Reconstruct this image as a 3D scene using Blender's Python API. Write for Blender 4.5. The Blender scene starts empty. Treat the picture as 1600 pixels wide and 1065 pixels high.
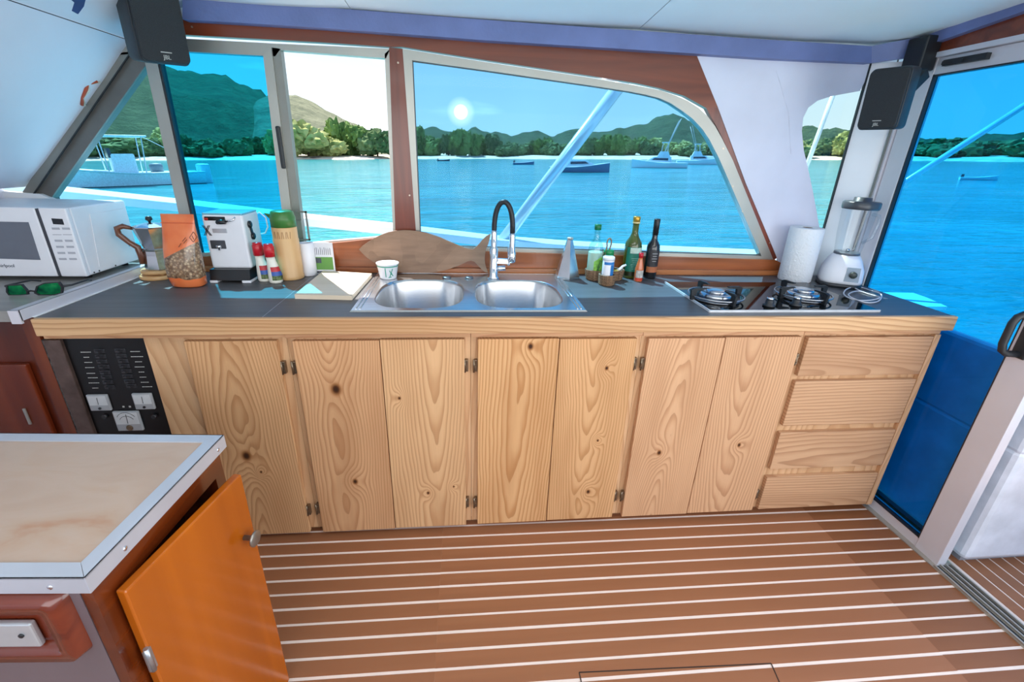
import bpy, bmesh, math, random
from mathutils import Vector, Matrix, noise
import numpy as np
random.seed(7)
sc = bpy.context.scene
COL = sc.collection
# ------------------------------------------------------------------ camera
# cabin frame: X aft along the counter, Y towards the window side, Z up, floor z=0
F = 714.0; PPX, PPY = 800.0, 532.5
_V = np.array([743-800, 2280-532.5, F]); _Zu = -_V/np.linalg.norm(_V)
_X = np.array([8000-800, 475-532.5, F]); _X = _X-_X.dot(_Zu)*_Zu; _X /= np.linalg.norm(_X)
_Y = np.cross(_Zu, _X)
if _Y[2] < 0: _Y = -_Y
RM = np.array([_X, _Y, _Zu])
CAM = np.array([0, -1.42, 1.40])
cam_d = bpy.data.cameras.new('camera'); cam = bpy.data.objects.new('camera', cam_d); COL.objects.link(cam)
cam_d.sensor_width = 36; cam_d.lens = 36*F/1600; cam_d.clip_start = .02; cam_d.clip_end = 5000
mw = Matrix.Identity(4)
for i in range(3):
    mw[i][0] = RM[i][0]; mw[i][1] = -RM[i][1]; mw[i][2] = -RM[i][2]; mw[i][3] = CAM[i]
cam.matrix_world = mw
sc.camera = cam
def ray(x, y): return RM @ np.array([x-PPX, y-PPY, F])
def at(x, y, ax, val):
    d = ray(x, y); i = 'XYZ'.index(ax); t = (val-CAM[i])/d[i]
    return Vector(CAM+t*d)
# sea level frame (the boat heels a little against it)
HZ = 239.0
UP = Vector(RM @ np.array([0, -F, HZ-PPY])).normalized()
UP = -UP if UP.z < 0 else UP
def bearing(px): return (Vector(ray(px, HZ))).normalized()
SEA = 2.1
def sea(px, d, h=0.): return Vector(CAM)+bearing(px)*d-UP*SEA+UP*h
def seapix(px, py):
    d = Vector(ray(px, py)); t = -SEA/d.dot(UP); return Vector(CAM)+d*t
def height_at(px, py, d):
    r = Vector(ray(px, py)); v = r.dot(UP); hor = (r-UP*v).length
    return v/hor*d+SEA
# ------------------------------------------------------------------ view / world / light
sc.view_settings.view_transform = 'Standard'; sc.view_settings.look = 'None'
sc.view_settings.gamma = 1; sc.view_settings.use_curve_mapping = False
sc.view_settings.exposure = 0.0
W = bpy.data.worlds.new('sky'); sc.world = W; W.use_nodes = True
nt = W.node_tree; nt.nodes.clear()
def N(nt, t, **k):
    n = nt.nodes.new(t)
    for a, v in k.items(): setattr(n, a, v)
    return n
def link(nt, a, b): nt.links.new(a, b)
def math_n(nt, op, a, b=None, c=None):
    n = N(nt, 'ShaderNodeMath', operation=op)
    for i, v in enumerate((a, b, c)):
        if v is None: continue
        if isinstance(v, (int, float)): n.inputs[i].default_value = v
        else: link(nt, v, n.inputs[i])
    return n.outputs[0]
def ramp_n(nt, fac, stops, interp='LINEAR'):
    r = N(nt, 'ShaderNodeValToRGB'); r.color_ramp.interpolation = interp
    el = r.color_ramp.elements
    while len(el) < len(stops): el.new(0.5)
    for e, (p, c) in zip(el, stops):
        e.position = p; e.color = (c[0], c[1], c[2], 1)
    link(nt, fac, r.inputs[0]); return r.outputs[0]
def mix_n(nt, fac, a, b, mode='MIX'):
    m = N(nt, 'ShaderNodeMix', data_type='RGBA', blend_type=mode)
    for idx, v in ((0, fac), (6, a), (7, b)):
        if isinstance(v, (int, float)): m.inputs[idx].default_value = v
        elif isinstance(v, tuple): m.inputs[idx].default_value = (v[0], v[1], v[2], 1)
        else: link(nt, v, m.inputs[idx])
    return m.outputs[2]
tc = N(nt, 'ShaderNodeTexCoord')
dotu = N(nt, 'ShaderNodeVectorMath', operation='DOT_PRODUCT'); link(nt, tc.outputs['Generated'], dotu.inputs[0]); dotu.inputs[1].default_value = UP
skyc = ramp_n(nt, dotu.outputs['Value'], [(0, (1.30, 1.33, 1.36)), (.08, (1.16, 1.26, 1.36)), (.25, (.74, .98, 1.28)), (.7, (.36, .62, 1.1))])
mp = N(nt, 'ShaderNodeMapping'); link(nt, tc.outputs['Generated'], mp.inputs[0]); mp.inputs['Scale'].default_value = (2.2, 2.2, 11)
cn = N(nt, 'ShaderNodeTexNoise'); link(nt, mp.outputs[0], cn.inputs['Vector']); cn.inputs['Scale'].default_value = 1.6; cn.inputs['Detail'].default_value = 5
cl = ramp_n(nt, cn.outputs[0], [(.60, (0, 0, 0)), (.76, (1, 1, 1))])
skyc = mix_n(nt, cl, skyc, (1.7, 1.7, 1.7))
glow_dir = Vector(ray(720, 175)).normalized()  # flash glow on the window glass, drawn as a bright disc in the sky
dots = N(nt, 'ShaderNodeVectorMath', operation='DOT_PRODUCT'); link(nt, tc.outputs['Generated'], dots.inputs[0]); dots.inputs[1].default_value = glow_dir
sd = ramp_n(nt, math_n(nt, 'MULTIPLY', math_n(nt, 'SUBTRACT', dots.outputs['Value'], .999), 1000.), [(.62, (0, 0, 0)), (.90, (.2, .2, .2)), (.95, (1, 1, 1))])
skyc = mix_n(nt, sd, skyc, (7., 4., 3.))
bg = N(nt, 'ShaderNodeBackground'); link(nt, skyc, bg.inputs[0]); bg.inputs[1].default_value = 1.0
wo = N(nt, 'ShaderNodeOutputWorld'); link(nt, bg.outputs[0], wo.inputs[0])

sund = bpy.data.lights.new('sun', 'SUN'); sun = bpy.data.objects.new('sun', sund); COL.objects.link(sun)
sund.energy = 12.0; sund.angle = .009; sund.color = (1, .95, .88)
sun.rotation_euler = Vector((-.32, .56, 1)).to_track_quat('Z', 'Y').to_euler()
def area(name, loc, aim, sx, sy, power, color=(1, 1, 1)):
    d = bpy.data.lights.new(name, 'AREA'); d.shape = 'RECTANGLE'; d.size = sx; d.size_y = sy; d.energy = power; d.color = color
    o = bpy.data.objects.new(name, d); COL.objects.link(o); o.location = loc
    o.rotation_euler = (Vector(loc)-Vector(aim)).to_track_quat('Z', 'Y').to_euler(); return o
area('starboard_fill', (0.1, -2.25, 1.35), (.1, .3, .75), 3.2, .85, 24, (1, .985, .97))  # added soft fill lamp, set before the unseen starboard window opening
area('cabin_overhead_fill', (0.1, -1.0, 1.86), (.1, -1.0, 0), 1.6, .5, 8, (1, .97, .93))  # no fitting here: unseen overhead fill added to brighten the cabin

area('cockpit_doorway_fill', (1.74, -1.35, 1.05), (-1.2, -.2, 1.3), 1.3, 1.4, 17, (.97, .985, 1))  # extra fill lamp by the open doorway, added to brighten the forward lining
# ------------------------------------------------------------------ materials
def lin(c):
    return tuple(((v/255)/12.92 if v/255 <= .04045 else ((v/255+.055)/1.055)**2.4) for v in c)
MATS = {}
def new_mat(name):
    m = bpy.data.materials.new(name); m.use_nodes = True
    n = m.node_tree; n.nodes.clear()
    o = N(n, 'ShaderNodeOutputMaterial'); b = N(n, 'ShaderNodeBsdfPrincipled'); link(n, b.outputs[0], o.inputs[0])
    return m, n, b, o
def M(name, rgb, rough=.5, metal=0., var=.06, scale=12., bump=0., bscale=60., coat=0., stretch=(1, 1, 1), spec=.5):
    """procedural plain material: colour with soft noise variation"""
    if name in MATS: return MATS[name]
    m, n, b, o = new_mat(name); c = lin(rgb)
    t = N(n, 'ShaderNodeTexCoord'); mp = N(n, 'ShaderNodeMapping'); link(n, t.outputs['Object'], mp.inputs[0]); mp.inputs['Scale'].default_value = stretch
    ns = N(n, 'ShaderNodeTexNoise'); ns.inputs['Scale'].default_value = scale; ns.inputs['Detail'].default_value = 4
    link(n, mp.outputs[0], ns.inputs['Vector'])
    lo = tuple(max(0, v*(1-var*2)) for v in c); hi = tuple(min(1, v*(1+var*2)) for v in c)
    link(n, ramp_n(n, ns.outputs[0], [(.3, lo), (.7, hi)]), b.inputs['Base Color'])
    b.inputs['Roughness'].default_value = rough; b.inputs['Metallic'].default_value = metal
    b.inputs['Coat Weight'].default_value = coat; b.inputs['Coat Roughness'].default_value = .08
    b.inputs['Specular IOR Level'].default_value = spec
    if bump:
        nb = N(n, 'ShaderNodeTexNoise'); nb.inputs['Scale'].default_value = bscale; link(n, mp.outputs[0], nb.inputs['Vector'])
        bp = N(n, 'ShaderNodeBump'); bp.inputs['Strength'].default_value = bump; bp.inputs['Distance'].default_value = .01
        link(n, nb.outputs[0], bp.inputs['Height']); link(n, bp.outputs[0], b.inputs['Normal'])
    MATS[name] = m; return m
def pane_mat(name, tint, refl=.05, rough=0.):
    if name in MATS: return MATS[name]
    m = bpy.data.materials.new(name); m.use_nodes = True; n = m.node_tree; n.nodes.clear()
    o = N(n, 'ShaderNodeOutputMaterial'); tr = N(n, 'ShaderNodeBsdfTransparent'); gl = N(n, 'ShaderNodeBsdfGlossy'); mx = N(n, 'ShaderNodeMixShader')
    t = N(n, 'ShaderNodeTexCoord'); ns = N(n, 'ShaderNodeTexNoise'); ns.inputs['Scale'].default_value = 2.5; link(n, t.outputs['Object'], ns.inputs['Vector'])
    lo = tuple(v*.97 for v in tint)
    link(n, ramp_n(n, ns.outputs[0], [(.35, lo), (.65, tint)]), tr.inputs[0])
    gl.inputs['Roughness'].default_value = rough
    mx.inputs[0].default_value = refl
    link(n, tr.outputs[0], mx.inputs[1]); link(n, gl.outputs[0], mx.inputs[2]); link(n, mx.outputs[0], o.inputs[0])
    MATS[name] = m; return m
def glass_mat(name, rgb, rough=.02):
    if name in MATS: return MATS[name]
    m, n, b, o = new_mat(name)
    t = N(n, 'ShaderNodeTexCoord'); ns = N(n, 'ShaderNodeTexNoise'); ns.inputs['Scale'].default_value = 8; link(n, t.outputs['Object'], ns.inputs['Vector'])
    c = lin(rgb); link(n, ramp_n(n, ns.outputs[0], [(.3, tuple(v*.94 for v in c)), (.7, c)]), b.inputs['Base Color'])
    b.inputs['Transmission Weight'].default_value = 1; b.inputs['Roughness'].default_value = rough; b.inputs['IOR'].default_value = 1.2
    MATS[name] = m; return m
def pine(name, seed, axis='Z', knots=(), light=(218, 176, 132), dark=(178, 128, 84), ring=.0115, tone=1.0):
    """pine: growth rings of a tilted log cut by the board, plus dark knots (local board coords)"""
    rnd = random.Random(seed)
    m, n, b, o = new_mat(name)
    t = N(n, 'ShaderNodeTexCoord'); sp = N(n, 'ShaderNodeSeparateXYZ'); link(n, t.outputs['Object'], sp.inputs[0])
    u, v, w = (sp.outputs[0], sp.outputs[1], sp.outputs[2]) if axis == 'Z' else (sp.outputs[2], sp.outputs[1], sp.outputs[0])
    # warp noise stretched along the grain
    cx = N(n, 'ShaderNodeCombineXYZ'); link(n, math_n(n, 'MULTIPLY', u, 7.), cx.inputs[0]); link(n, math_n(n, 'MULTIPLY', w, 1.5), cx.inputs[2]); cx.inputs[1].default_value = seed*3.7
    ns = N(n, 'ShaderNodeTexNoise'); ns.inputs['Scale'].default_value = 1.; ns.inputs['Detail'].default_value = 3; link(n, cx.outputs[0], ns.inputs['Vector'])
    warp = math_n(n, 'MULTIPLY', math_n(n, 'SUBTRACT', ns.outputs[0], .5), .048)
    c0 = rnd.uniform(-.05, .05); tx = rnd.uniform(-.04, .04); ty = rnd.choice((-1, 1))*rnd.uniform(.03, .09); cy = rnd.uniform(.012, .03)+(.85*abs(ty) if ty < 0 else 0)
    du = math_n(n, 'SUBTRACT', u, math_n(n, 'ADD', math_n(n, 'MULTIPLY', w, tx), c0))
    dv = math_n(n, 'SUBTRACT', v, math_n(n, 'ADD', math_n(n, 'MULTIPLY', w, ty), cy))
    r = math_n(n, 'SQRT', math_n(n, 'ADD', math_n(n, 'MULTIPLY', du, du), math_n(n, 'MULTIPLY', dv, dv)))
    r = math_n(n, 'ADD', r, warp)
    kmask = None
    for (ku, kw, kr) in knots:
        a = math_n(n, 'SUBTRACT', u, ku); c = math_n(n, 'MULTIPLY', math_n(n, 'SUBTRACT', w, kw), .75)
        d2 = math_n(n, 'ADD', math_n(n, 'MULTIPLY', a, a), math_n(n, 'MULTIPLY', c, c))
        r = math_n(n, 'ADD', r, math_n(n, 'MULTIPLY', math_n(n, 'EXPONENT', math_n(n, 'MULTIPLY', d2, -1/(kr*3.2)**2)), .03))
        km = math_n(n, 'EXPONENT', math_n(n, 'MULTIPLY', d2, -1/(kr*.75)**2))
        kmask = km if kmask is None else math_n(n, 'MAXIMUM', kmask, km)
    fr = math_n(n, 'FRACT', math_n(n, 'DIVIDE', r, ring))
    L = tuple(x*tone for x in lin(light)); Dk = tuple(x*tone for x in lin(dark)); Mi = tuple((a*2+c)/3 for a, c in zip(L, Dk))
    col = ramp_n(n, fr, [(0, L), (.35, L), (.58, Mi), (.82, Dk), (.96, tuple(x*.86 for x in Dk)), (1., L)])
    # soft tone patches and fine fibre
    cx2 = N(n, 'ShaderNodeCombineXYZ'); link(n, math_n(n, 'MULTIPLY', u, 220.), cx2.inputs[0]); link(n, math_n(n, 'MULTIPLY', w, 6.), cx2.inputs[2]); cx2.inputs[1].default_value = seed
    n2 = N(n, 'ShaderNodeTexNoise'); n2.inputs['Scale'].default_value = 1.; n2.inputs['Detail'].default_value = 2; link(n, cx2.outputs[0], n2.inputs['Vector'])
    col = mix_n(n, .35, col, mix_n(n, n2.outputs[0], tuple(x*.7 for x in L), tuple(min(1, x*1.15) for x in L)))
    cx3 = N(n, 'ShaderNodeCombineXYZ'); link(n, math_n(n, 'MULTIPLY', u, 9.), cx3.inputs[0]); link(n, math_n(n, 'MULTIPLY', w, 1.5), cx3.inputs[2]); cx3.inputs[1].default_value = seed*1.3+9
    n3 = N(n, 'ShaderNodeTexNoise'); n3.inputs['Scale'].default_value = 1.; link(n, cx3.outputs[0], n3.inputs['Vector'])
    col = mix_n(n, ramp_n(n, n3.outputs[0], [(.42, (0, 0, 0)), (.75, (.5, .5, .5))]), col, tuple(x*.85 for x in Dk))
    if kmask is not None:
        col = mix_n(n, ramp_n(n, kmask, [(.12, (0, 0, 0)), (.45, (.75, .75, .75)), (.8, (1, 1, 1))]), col, ramp_n(n, kmask, [(.3, lin((165, 105, 55))), (.75, lin((92, 52, 26))), (.95, lin((58, 34, 20)))]))
    link(n, col, b.inputs['Base Color']); b.inputs['Roughness'].default_value = .5; b.inputs['Specular IOR Level'].default_value = .3
    bp = N(n, 'ShaderNodeBump'); bp.inputs['Strength'].default_value = .12; bp.inputs['Distance'].default_value = .002; link(n, fr, bp.inputs['Height']); link(n, bp.outputs[0], b.inputs['Normal'])
    return m
def streak(name, a, c, rough=.3, axis=0, scale=3., coat=.3, bump=0.):
    """long wood streaks along an axis between two colours"""
    if name in MATS: return MATS[name]
    m, n, b, o = new_mat(name); t = N(n, 'ShaderNodeTexCoord'); mp = N(n, 'ShaderNodeMapping'); link(n, t.outputs['Object'], mp.inputs[0])
    s = [14., 14., 14.]; s[axis] = .9; mp.inputs['Scale'].default_value = s
    ns = N(n, 'ShaderNodeTexNoise'); ns.inputs['Scale'].default_value = scale; ns.inputs['Detail'].default_value = 5; ns.inputs['Distortion'].default_value = .6; link(n, mp.outputs[0], ns.inputs['Vector'])
    link(n, ramp_n(n, ns.outputs[0], [(.3, lin(a)), (.7, lin(c))]), b.inputs['Base Color'])
    b.inputs['Roughness'].default_value = rough; b.inputs['Coat Weight'].default_value = coat; b.inputs['Coat Roughness'].default_value = .12
    MATS[name] = m; return m

white_vinyl = M('white_vinyl', (222, 224, 236), .5, var=.02, scale=3, bump=.15, bscale=5)
ceil_m = M('ceiling_vinyl', (226, 234, 236), .5, var=.02, scale=2)
blue_vinyl = M('blue_vinyl', (108, 120, 170), .5, var=.05, scale=9, bump=.1, bscale=90)
alu = M('brushed_aluminium', (176, 172, 164), .38, .55, .04, 4, stretch=(1, 1, 1))
alu_w = M('white_anodised', (214, 212, 220), .35, .15, .02, 5)
alu_d = M('dull_aluminium', (140, 138, 132), .42, .45, .05, 5)
mahog = streak('mahogany', (98, 40, 22), (136, 64, 36), .3, 0, 1.6)
mahog_v = streak('mahogany_upright', (104, 44, 28), (138, 64, 42), .28, 2, 1.6)
mahog_d = streak('dark_mahogany', (70, 22, 10), (112, 44, 20), .3, 2, 1.4)
sill_w = streak('sill_wood', (120, 62, 30), (176, 98, 52), .3, 0, 1.6)
laminate = streak('grey_laminate', (76, 76, 79), (92, 92, 95), .42, 0, 2.2, coat=.0)
side_lam = streak('light_grey_laminate', (138, 136, 134), (156, 154, 150), .4, 0, 2., coat=.1)
steel = M('stainless_steel', (205, 206, 208), .24, 1., .03, 6, stretch=(1, 8, 1))
chrome = M('chrome', (225, 226, 230), .07, 1., .01)
black_pl = M('black_plastic', (34, 36, 40), .45, var=.1)
dark_metal = M('bronzed_metal', (132, 114, 94), .3, .8, .1, 40)
white_pl = M('white_plastic', (232, 232, 238), .38, var=.015)
gel = M('white_gelcoat', (238, 240, 244), .3, var=.01)

# ------------------------------------------------------------------ mesh helpers
WL = {}   # world origin of each object (unrotated builders)
class MB:
    def __init__(s): s.v = []; s.f = []; s.sm = []; s.mi = []; s.cur = 0
    def add(s, vs, fs, smooth=False):
        k = len(s.v); s.v += [tuple(v) for v in vs]
        for q in fs: s.f.append(tuple(i+k for i in q)); s.sm.append(smooth); s.mi.append(s.cur)
        return s
    def box(s, a, b, bev=0.):
        x0, y0, z0 = [min(p, q) for p, q in zip(a, b)]; x1, y1, z1 = [max(p, q) for p, q in zip(a, b)]
        vs = [(x0, y0, z0), (x1, y0, z0), (x1, y1, z0), (x0, y1, z0), (x0, y0, z1), (x1, y0, z1), (x1, y1, z1), (x0, y1, z1)]
        fs = [(3, 2, 1, 0), (4, 5, 6, 7), (0, 1, 5, 4), (1, 2, 6, 5), (2, 3, 7, 6), (3, 0, 4, 7)]
        if bev:
            bm = bmesh.new(); bv = [bm.verts.new(v) for v in vs]
            for q in fs: bm.faces.new([bv[i] for i in q])
            bmesh.ops.bevel(bm, geom=bm.edges[:], offset=min(bev, .49*min(x1-x0, y1-y0, z1-z0)), segments=2, profile=.5, affect='EDGES')
            bm.verts.index_update(); vs = [v.co[:] for v in bm.verts]; fs = [[v.index for v in q.verts] for q in bm.faces]; bm.free()
        return s.add(vs, fs)
    def hexa(s, p):  # 8 points, bottom loop then top loop
        return s.add(p, [(3, 2, 1, 0), (4, 5, 6, 7), (0, 1, 5, 4), (1, 2, 6, 5), (2, 3, 7, 6), (3, 0, 4, 7)])
    def prism(s, poly, vec, smooth=False):  # poly list of 3d points, extruded by vec
        n = len(poly); vec = Vector(vec)
        vs = [Vector(p) for p in poly]+[Vector(p)+vec for p in poly]
        s.add(vs, [tuple(range(n))[::-1], tuple(range(n, 2*n))]); 
        k = len(s.v)-2*n
        for i in range(n):
            j = (i+1) % n; s.f.append((k+i, k+j, k+n+j, k+n+i)); s.sm.append(smooth); s.mi.append(s.cur)
        return s
    def ring(s, outer, inner, vec, closed=True):  # frame between two outlines
        n = len(outer); vec = Vector(vec)
        vs = [Vector(p) for p in outer]+[Vector(p) for p in inner]+[Vector(p)+vec for p in outer]+[Vector(p)+vec for p in inner]
        fs = []
        for i in range(n if closed else n-1):
            j = (i+1) % n
            fs += [(i, j, n+j, n+i), (2*n+i, 3*n+i, 3*n+j, 2*n+j), (i, 2*n+i, 2*n+j, j), (n+i, n+j, 3*n+j, 3*n+i)]
        if not closed: fs += [(0, n, 3*n, 2*n), (n-1, 3*n-1, 4*n-1, 2*n-1)]
        return s.add(vs, fs)
    def loft(s, rings, cap=True, smooth=True, closed=True):
        n = len(rings[0]); vs = [p for r in rings for p in r]; fs = []
        for k in range(len(rings)-1):
            for i in range(n if closed else n-1):
                j = (i+1) % n; fs.append((k*n+i, k*n+j, (k+1)*n+j, (k+1)*n+i))
        s.add(vs, fs, smooth)
        if cap:
            k0 = len(s.v)-len(vs); s.f.append(tuple(k0+i for i in range(n))[::-1]); s.sm.append(False); s.mi.append(s.cur)
            s.f.append(tuple(k0+(len(rings)-1)*n+i for i in range(n))); s.sm.append(False); s.mi.append(s.cur)
        return s
    def lathe(s, c, prof, seg=28, smooth=True, cap=True, rot=0., sx=1., sy=1.):
        rings = [[(c[0]+r*sx*math.cos(rot+2*math.pi*i/seg), c[1]+r*sy*math.sin(rot+2*math.pi*i/seg), c[2]+z) for i in range(seg)] for r, z in prof]
        return s.loft(rings, cap, smooth)
    def tube(s, path, r, seg=10, cap=True, smooth=True):
        P = [Vector(p) for p in path]; R = r if isinstance(r, (list, tuple)) else [r]*len(P); rings = []
        t0 = (P[1]-P[0]).normalized(); up = Vector((0, 0, 1)) if abs(t0.z) < .9 else Vector((1, 0, 0))
        nrm = (up-t0*up.dot(t0)).normalized()
        for i, p in enumerate(P):
            t = (P[min(i+1, len(P)-1)]-P[max(i-1, 0)]).normalized()
            nrm = (nrm-t*nrm.dot(t)).normalized(); bn = t.cross(nrm)
            rings.append([p+(nrm*math.cos(2*math.pi*k/seg)+bn*math.sin(2*math.pi*k/seg))*R[i] for k in range(seg)])
        return s.loft(rings, cap, smooth)
    def bar(s, a, b, w, h, up=(0, 0, 1)):  # rectangular bar from a to b
        a = Vector(a); b = Vector(b); t = (b-a).normalized(); up = Vector(up); sd = t.cross(up).normalized(); u = sd.cross(t)
        q = [sd*w/2*i+u*h/2*j for i, j in ((-1, -1), (1, -1), (1, 1), (-1, 1))]
        return s.add([a+k for k in q]+[b+k for k in q], [(3, 2, 1, 0), (4, 5, 6, 7), (0, 1, 5, 4), (1, 2, 6, 5), (2, 3, 7, 6), (3, 0, 4, 7)])
    def build(s, name, mat, parent=None, origin=None, local=False):
        xs = np.array(s.v)
        if local: o = Vector((0, 0, 0))
        elif origin is None: o = Vector(((xs[:, 0].min()+xs[:, 0].max())/2, (xs[:, 1].min()+xs[:, 1].max())/2, xs[:, 2].min()))
        else: o = Vector(origin)
        me = bpy.data.meshes.new(name); me.from_pydata([tuple(Vector(v)-o) for v in s.v], [], s.f)
        me.polygons.foreach_set('use_smooth', s.sm)
        mats = mat if isinstance(mat, (list, tuple)) else [mat]
        for mm in mats: me.materials.append(mm)
        if len(mats) > 1: me.polygons.foreach_set('material_index', s.mi)
        bm = bmesh.new(); bm.from_mesh(me); bmesh.ops.recalc_face_normals(bm, faces=bm.faces[:]); bm.to_mesh(me); bm.free()
        me.update()
        ob = bpy.data.objects.new(name, me); COL.objects.link(ob)
        place(ob, o, parent); return ob
def place(ob, o, parent):
    WL[ob] = Vector(o)
    if parent is not None:
        ob.parent = parent; ob.location = Vector(o)-WL[parent]
    else: ob.location = o
def tag(o, label, cat, group=None, kind=None):
    if label: o['label'] = label
    if cat: o['category'] = cat
    if group: o['group'] = group
    if kind: o['kind'] = kind
    return o
def thing(name, loc, label, cat, group=None):
    o = bpy.data.objects.new(name, None); COL.objects.link(o); o.empty_display_size = .05
    o.location = loc; WL[o] = Vector(loc); return tag(o, label, cat, group)
def struct(name, label=None, loc=None, cat=None):
    o = bpy.data.objects.new(name, None); COL.objects.link(o); o.location = loc or (0, 0, 0); WL[o] = Vector(o.location); o['kind'] = 'structure'
    if label: o['label'] = label
    return o
def st(o, label=None):
    o['kind'] = 'structure'
    if label: o['label'] = label
    return o
def inst(src, loc, parent, name=None):
    c = src.copy(); COL.objects.link(c)
    if name: c.name = name
    place(c, Vector(loc), parent); return c
def text(name, s, size, mat, parent, loc, xdir, updir, ext=.0004):
    cu = bpy.data.curves.new(name, 'FONT'); cu.body = s; cu.size = size; cu.align_x = 'CENTER'; cu.align_y = 'CENTER'; cu.extrude = ext
    tmp = bpy.data.objects.new(name+'_c', cu); COL.objects.link(tmp)
    dg = bpy.context.evaluated_depsgraph_get(); me = bpy.data.meshes.new_from_object(tmp.evaluated_get(dg))
    bpy.data.objects.remove(tmp); 
    ob = bpy.data.objects.new(name, me); COL.objects.link(ob); me.materials.clear(); me.materials.append(mat)
    x = Vector(xdir).normalized(); y = Vector(updir); y = (y-x*y.dot(x)).normalized(); z = x.cross(y)
    R = Matrix((x, y, z)).transposed()
    me.transform(R.to_4x4())
    place(ob, Vector(loc), parent); return ob
def P(lst, ax, val): return [at(x, y, ax, val) for x, y in lst]
# ================================================================== SETTING
caulk = M('white_caulk', (240, 222, 212), .5, var=.02)
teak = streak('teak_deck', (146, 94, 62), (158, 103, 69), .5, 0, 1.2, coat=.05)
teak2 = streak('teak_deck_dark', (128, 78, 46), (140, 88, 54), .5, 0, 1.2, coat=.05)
WY = .62           # window wall plane
DX = 1.785         # sliding door plane
CEIL = 1.846
fl = st(MB().box((-1.78, -2.3, -.03), (1.80, .66, -.0012)).build('floor', caulk), 'brown synthetic teak deck with white caulking lines')
TILT = -.0085; SP = .0557
def plank_mesh(x0, x1, m):
    L = x1-x0; return MB().box((-L/2+.00005, -(SP-.0098)/2, -.003), (L/2-.00005, (SP-.0098)/2, 0)).build('plank', m, None, (0, 0, 0))
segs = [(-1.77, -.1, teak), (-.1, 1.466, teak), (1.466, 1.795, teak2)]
for si, (a, b, m) in enumerate(segs):
    pr = plank_mesh(a, b, m); first = True
    for k in range(-2, 39):
        xc = (a+b)/2; yc = -.035-SP*(k+.5)+TILT*(xc-.15)
        if yc < -2.25: continue
        o = pr if first else pr.copy()
        if not first: COL.objects.link(o)
        first = False
        place(o, (xc, yc+random.uniform(-.0006, .0006), 0), fl); o.rotation_euler.z = TILT+random.uniform(-.0004, .0004)
seam = M('dark_seam', (50, 36, 30), .8)
hs = MB(); A, B, C_ = at(905, 1050, 'Z', .0006), at(1205, 1036, 'Z', .0006), at(1222, 1075, 'Z', .0006)
hs.bar(A, B, .003, .001).bar(B, C_, .003, .001).bar(A, (A.x, A.y-.3, .0006), .003, .001)
hs.build('hatch_seam', seam, fl)
# walls beside / behind
wp = struct('wall_port', 'cabin side wall carrying the windows')
MB().box((-1.80, WY+.005, -.2), (1.84, WY+.05, .935)).build('lower_panel', gel, wp)
up = MB().prism([(-1.3, WY+.005, 1.775), (1.84, WY+.005, 1.775), (1.84, WY+.005, 1.97), (-1.3, WY+.005, 1.97)], (0, .045, 0)).build('upper_panel', gel, wp)
MB().prism(P([(-30, 296), (62, 303), (84, 312), (100, 345), (110, 425), (-30, 425)], 'Y', WY-.012), (0, .02, 0)).build('corner_filler', gel, wp)
# starboard (behind the camera): low wall, open window strip, head
ws = struct('wall_starboard', 'far cabin side behind the viewer with its window opening')
MB().box((-1.8, -2.34, 0), (1.84, -2.3, .88)).build('lower_panel', white_vinyl, ws)
MB().box((-1.8, -2.34, 1.78), (1.84, -2.3, 1.97)).build('upper_panel', white_vinyl, ws)
# forward: vertical face, slanted vinyl windscreen lining, upper lining
wf = struct('wall_forward', 'white vinyl lining of the slanted forward windscreen')
MB().box((-1.84, -2.3, 0), (-1.78, WY, 1.225)).build('lower_face', white_vinyl, wf)
g = MB(); prof = [(-1.78, 1.225), (-1.70, 1.226), (-1.60, 1.318), (-1.50, 1.416), (-1.40, 1.515), (-1.30, 1.615), (-1.22, 1.700), (-1.186, 1.732)]
ny = 24; rows = []
for (x, z) in prof:
    rows.append([(x, WY-(WY+2.3)*j/ny, z+.012*math.sin(j*.9+x*3)*max(0, min(1, (j-1)/3))*(0 if z > 1.72 or z < 1.24 else 1)) for j in range(ny+1)])
g.loft(rows, cap=False, smooth=True, closed=False)
g.build('slanted_lining', white_vinyl, wf)
g = MB(); rows = []
for (x, z) in [(-1.186, 1.736), (-1.10, 1.79), (-1.0, 1.84), (-.93, 1.862)]:
    rows.append([(x, WY-(WY+2.3)*j/ny, z) for j in range(ny+1)])
g.loft(rows, cap=False, smooth=True, closed=False); g.build('upper_lining', white_vinyl, wf)
MB().bar((-1.187, WY, 1.7335), (-1.187, -2.3, 1.7335), .004, .003).build('lining_seam', M('dark_stitch', (70, 74, 84), .8), wf)
for cw, off in (((176, 74, 44), 0), ((216, 208, 196), .012)):
    wa, wb, wc = at(152, 127, 'Y', WY-.03), at(138, 140, 'Y', WY-.05), at(128, 164, 'Y', WY-.03)
    MB().tube([wa+Vector((0, off, 0)), (wa+wb)/2+Vector((-.008, -.01, .004)), wb+Vector((0, off-.01, 0)), (wb+wc)/2+Vector((-.004, -.006, 0)), wc+Vector((0, off, 0))], .005, 8).build('loose_wire', M('wire_%d' % cw[0], cw, .5), wf)
# blue fabric scraps showing at the lining top edge
scrap = M('navy_vinyl', (40, 66, 116), .6)
a = [at(104, -6, 'X', -1.06), at(134, -6, 'X', -1.06), at(130, 10, 'X', -1.06), at(121, 22, 'X', -1.06), at(112, 17, 'X', -1.06), at(116, 4, 'X', -1.06)]
MB().prism(a, (.002, 0, 0)).build('loose_flap', scrap, wf)
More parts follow.
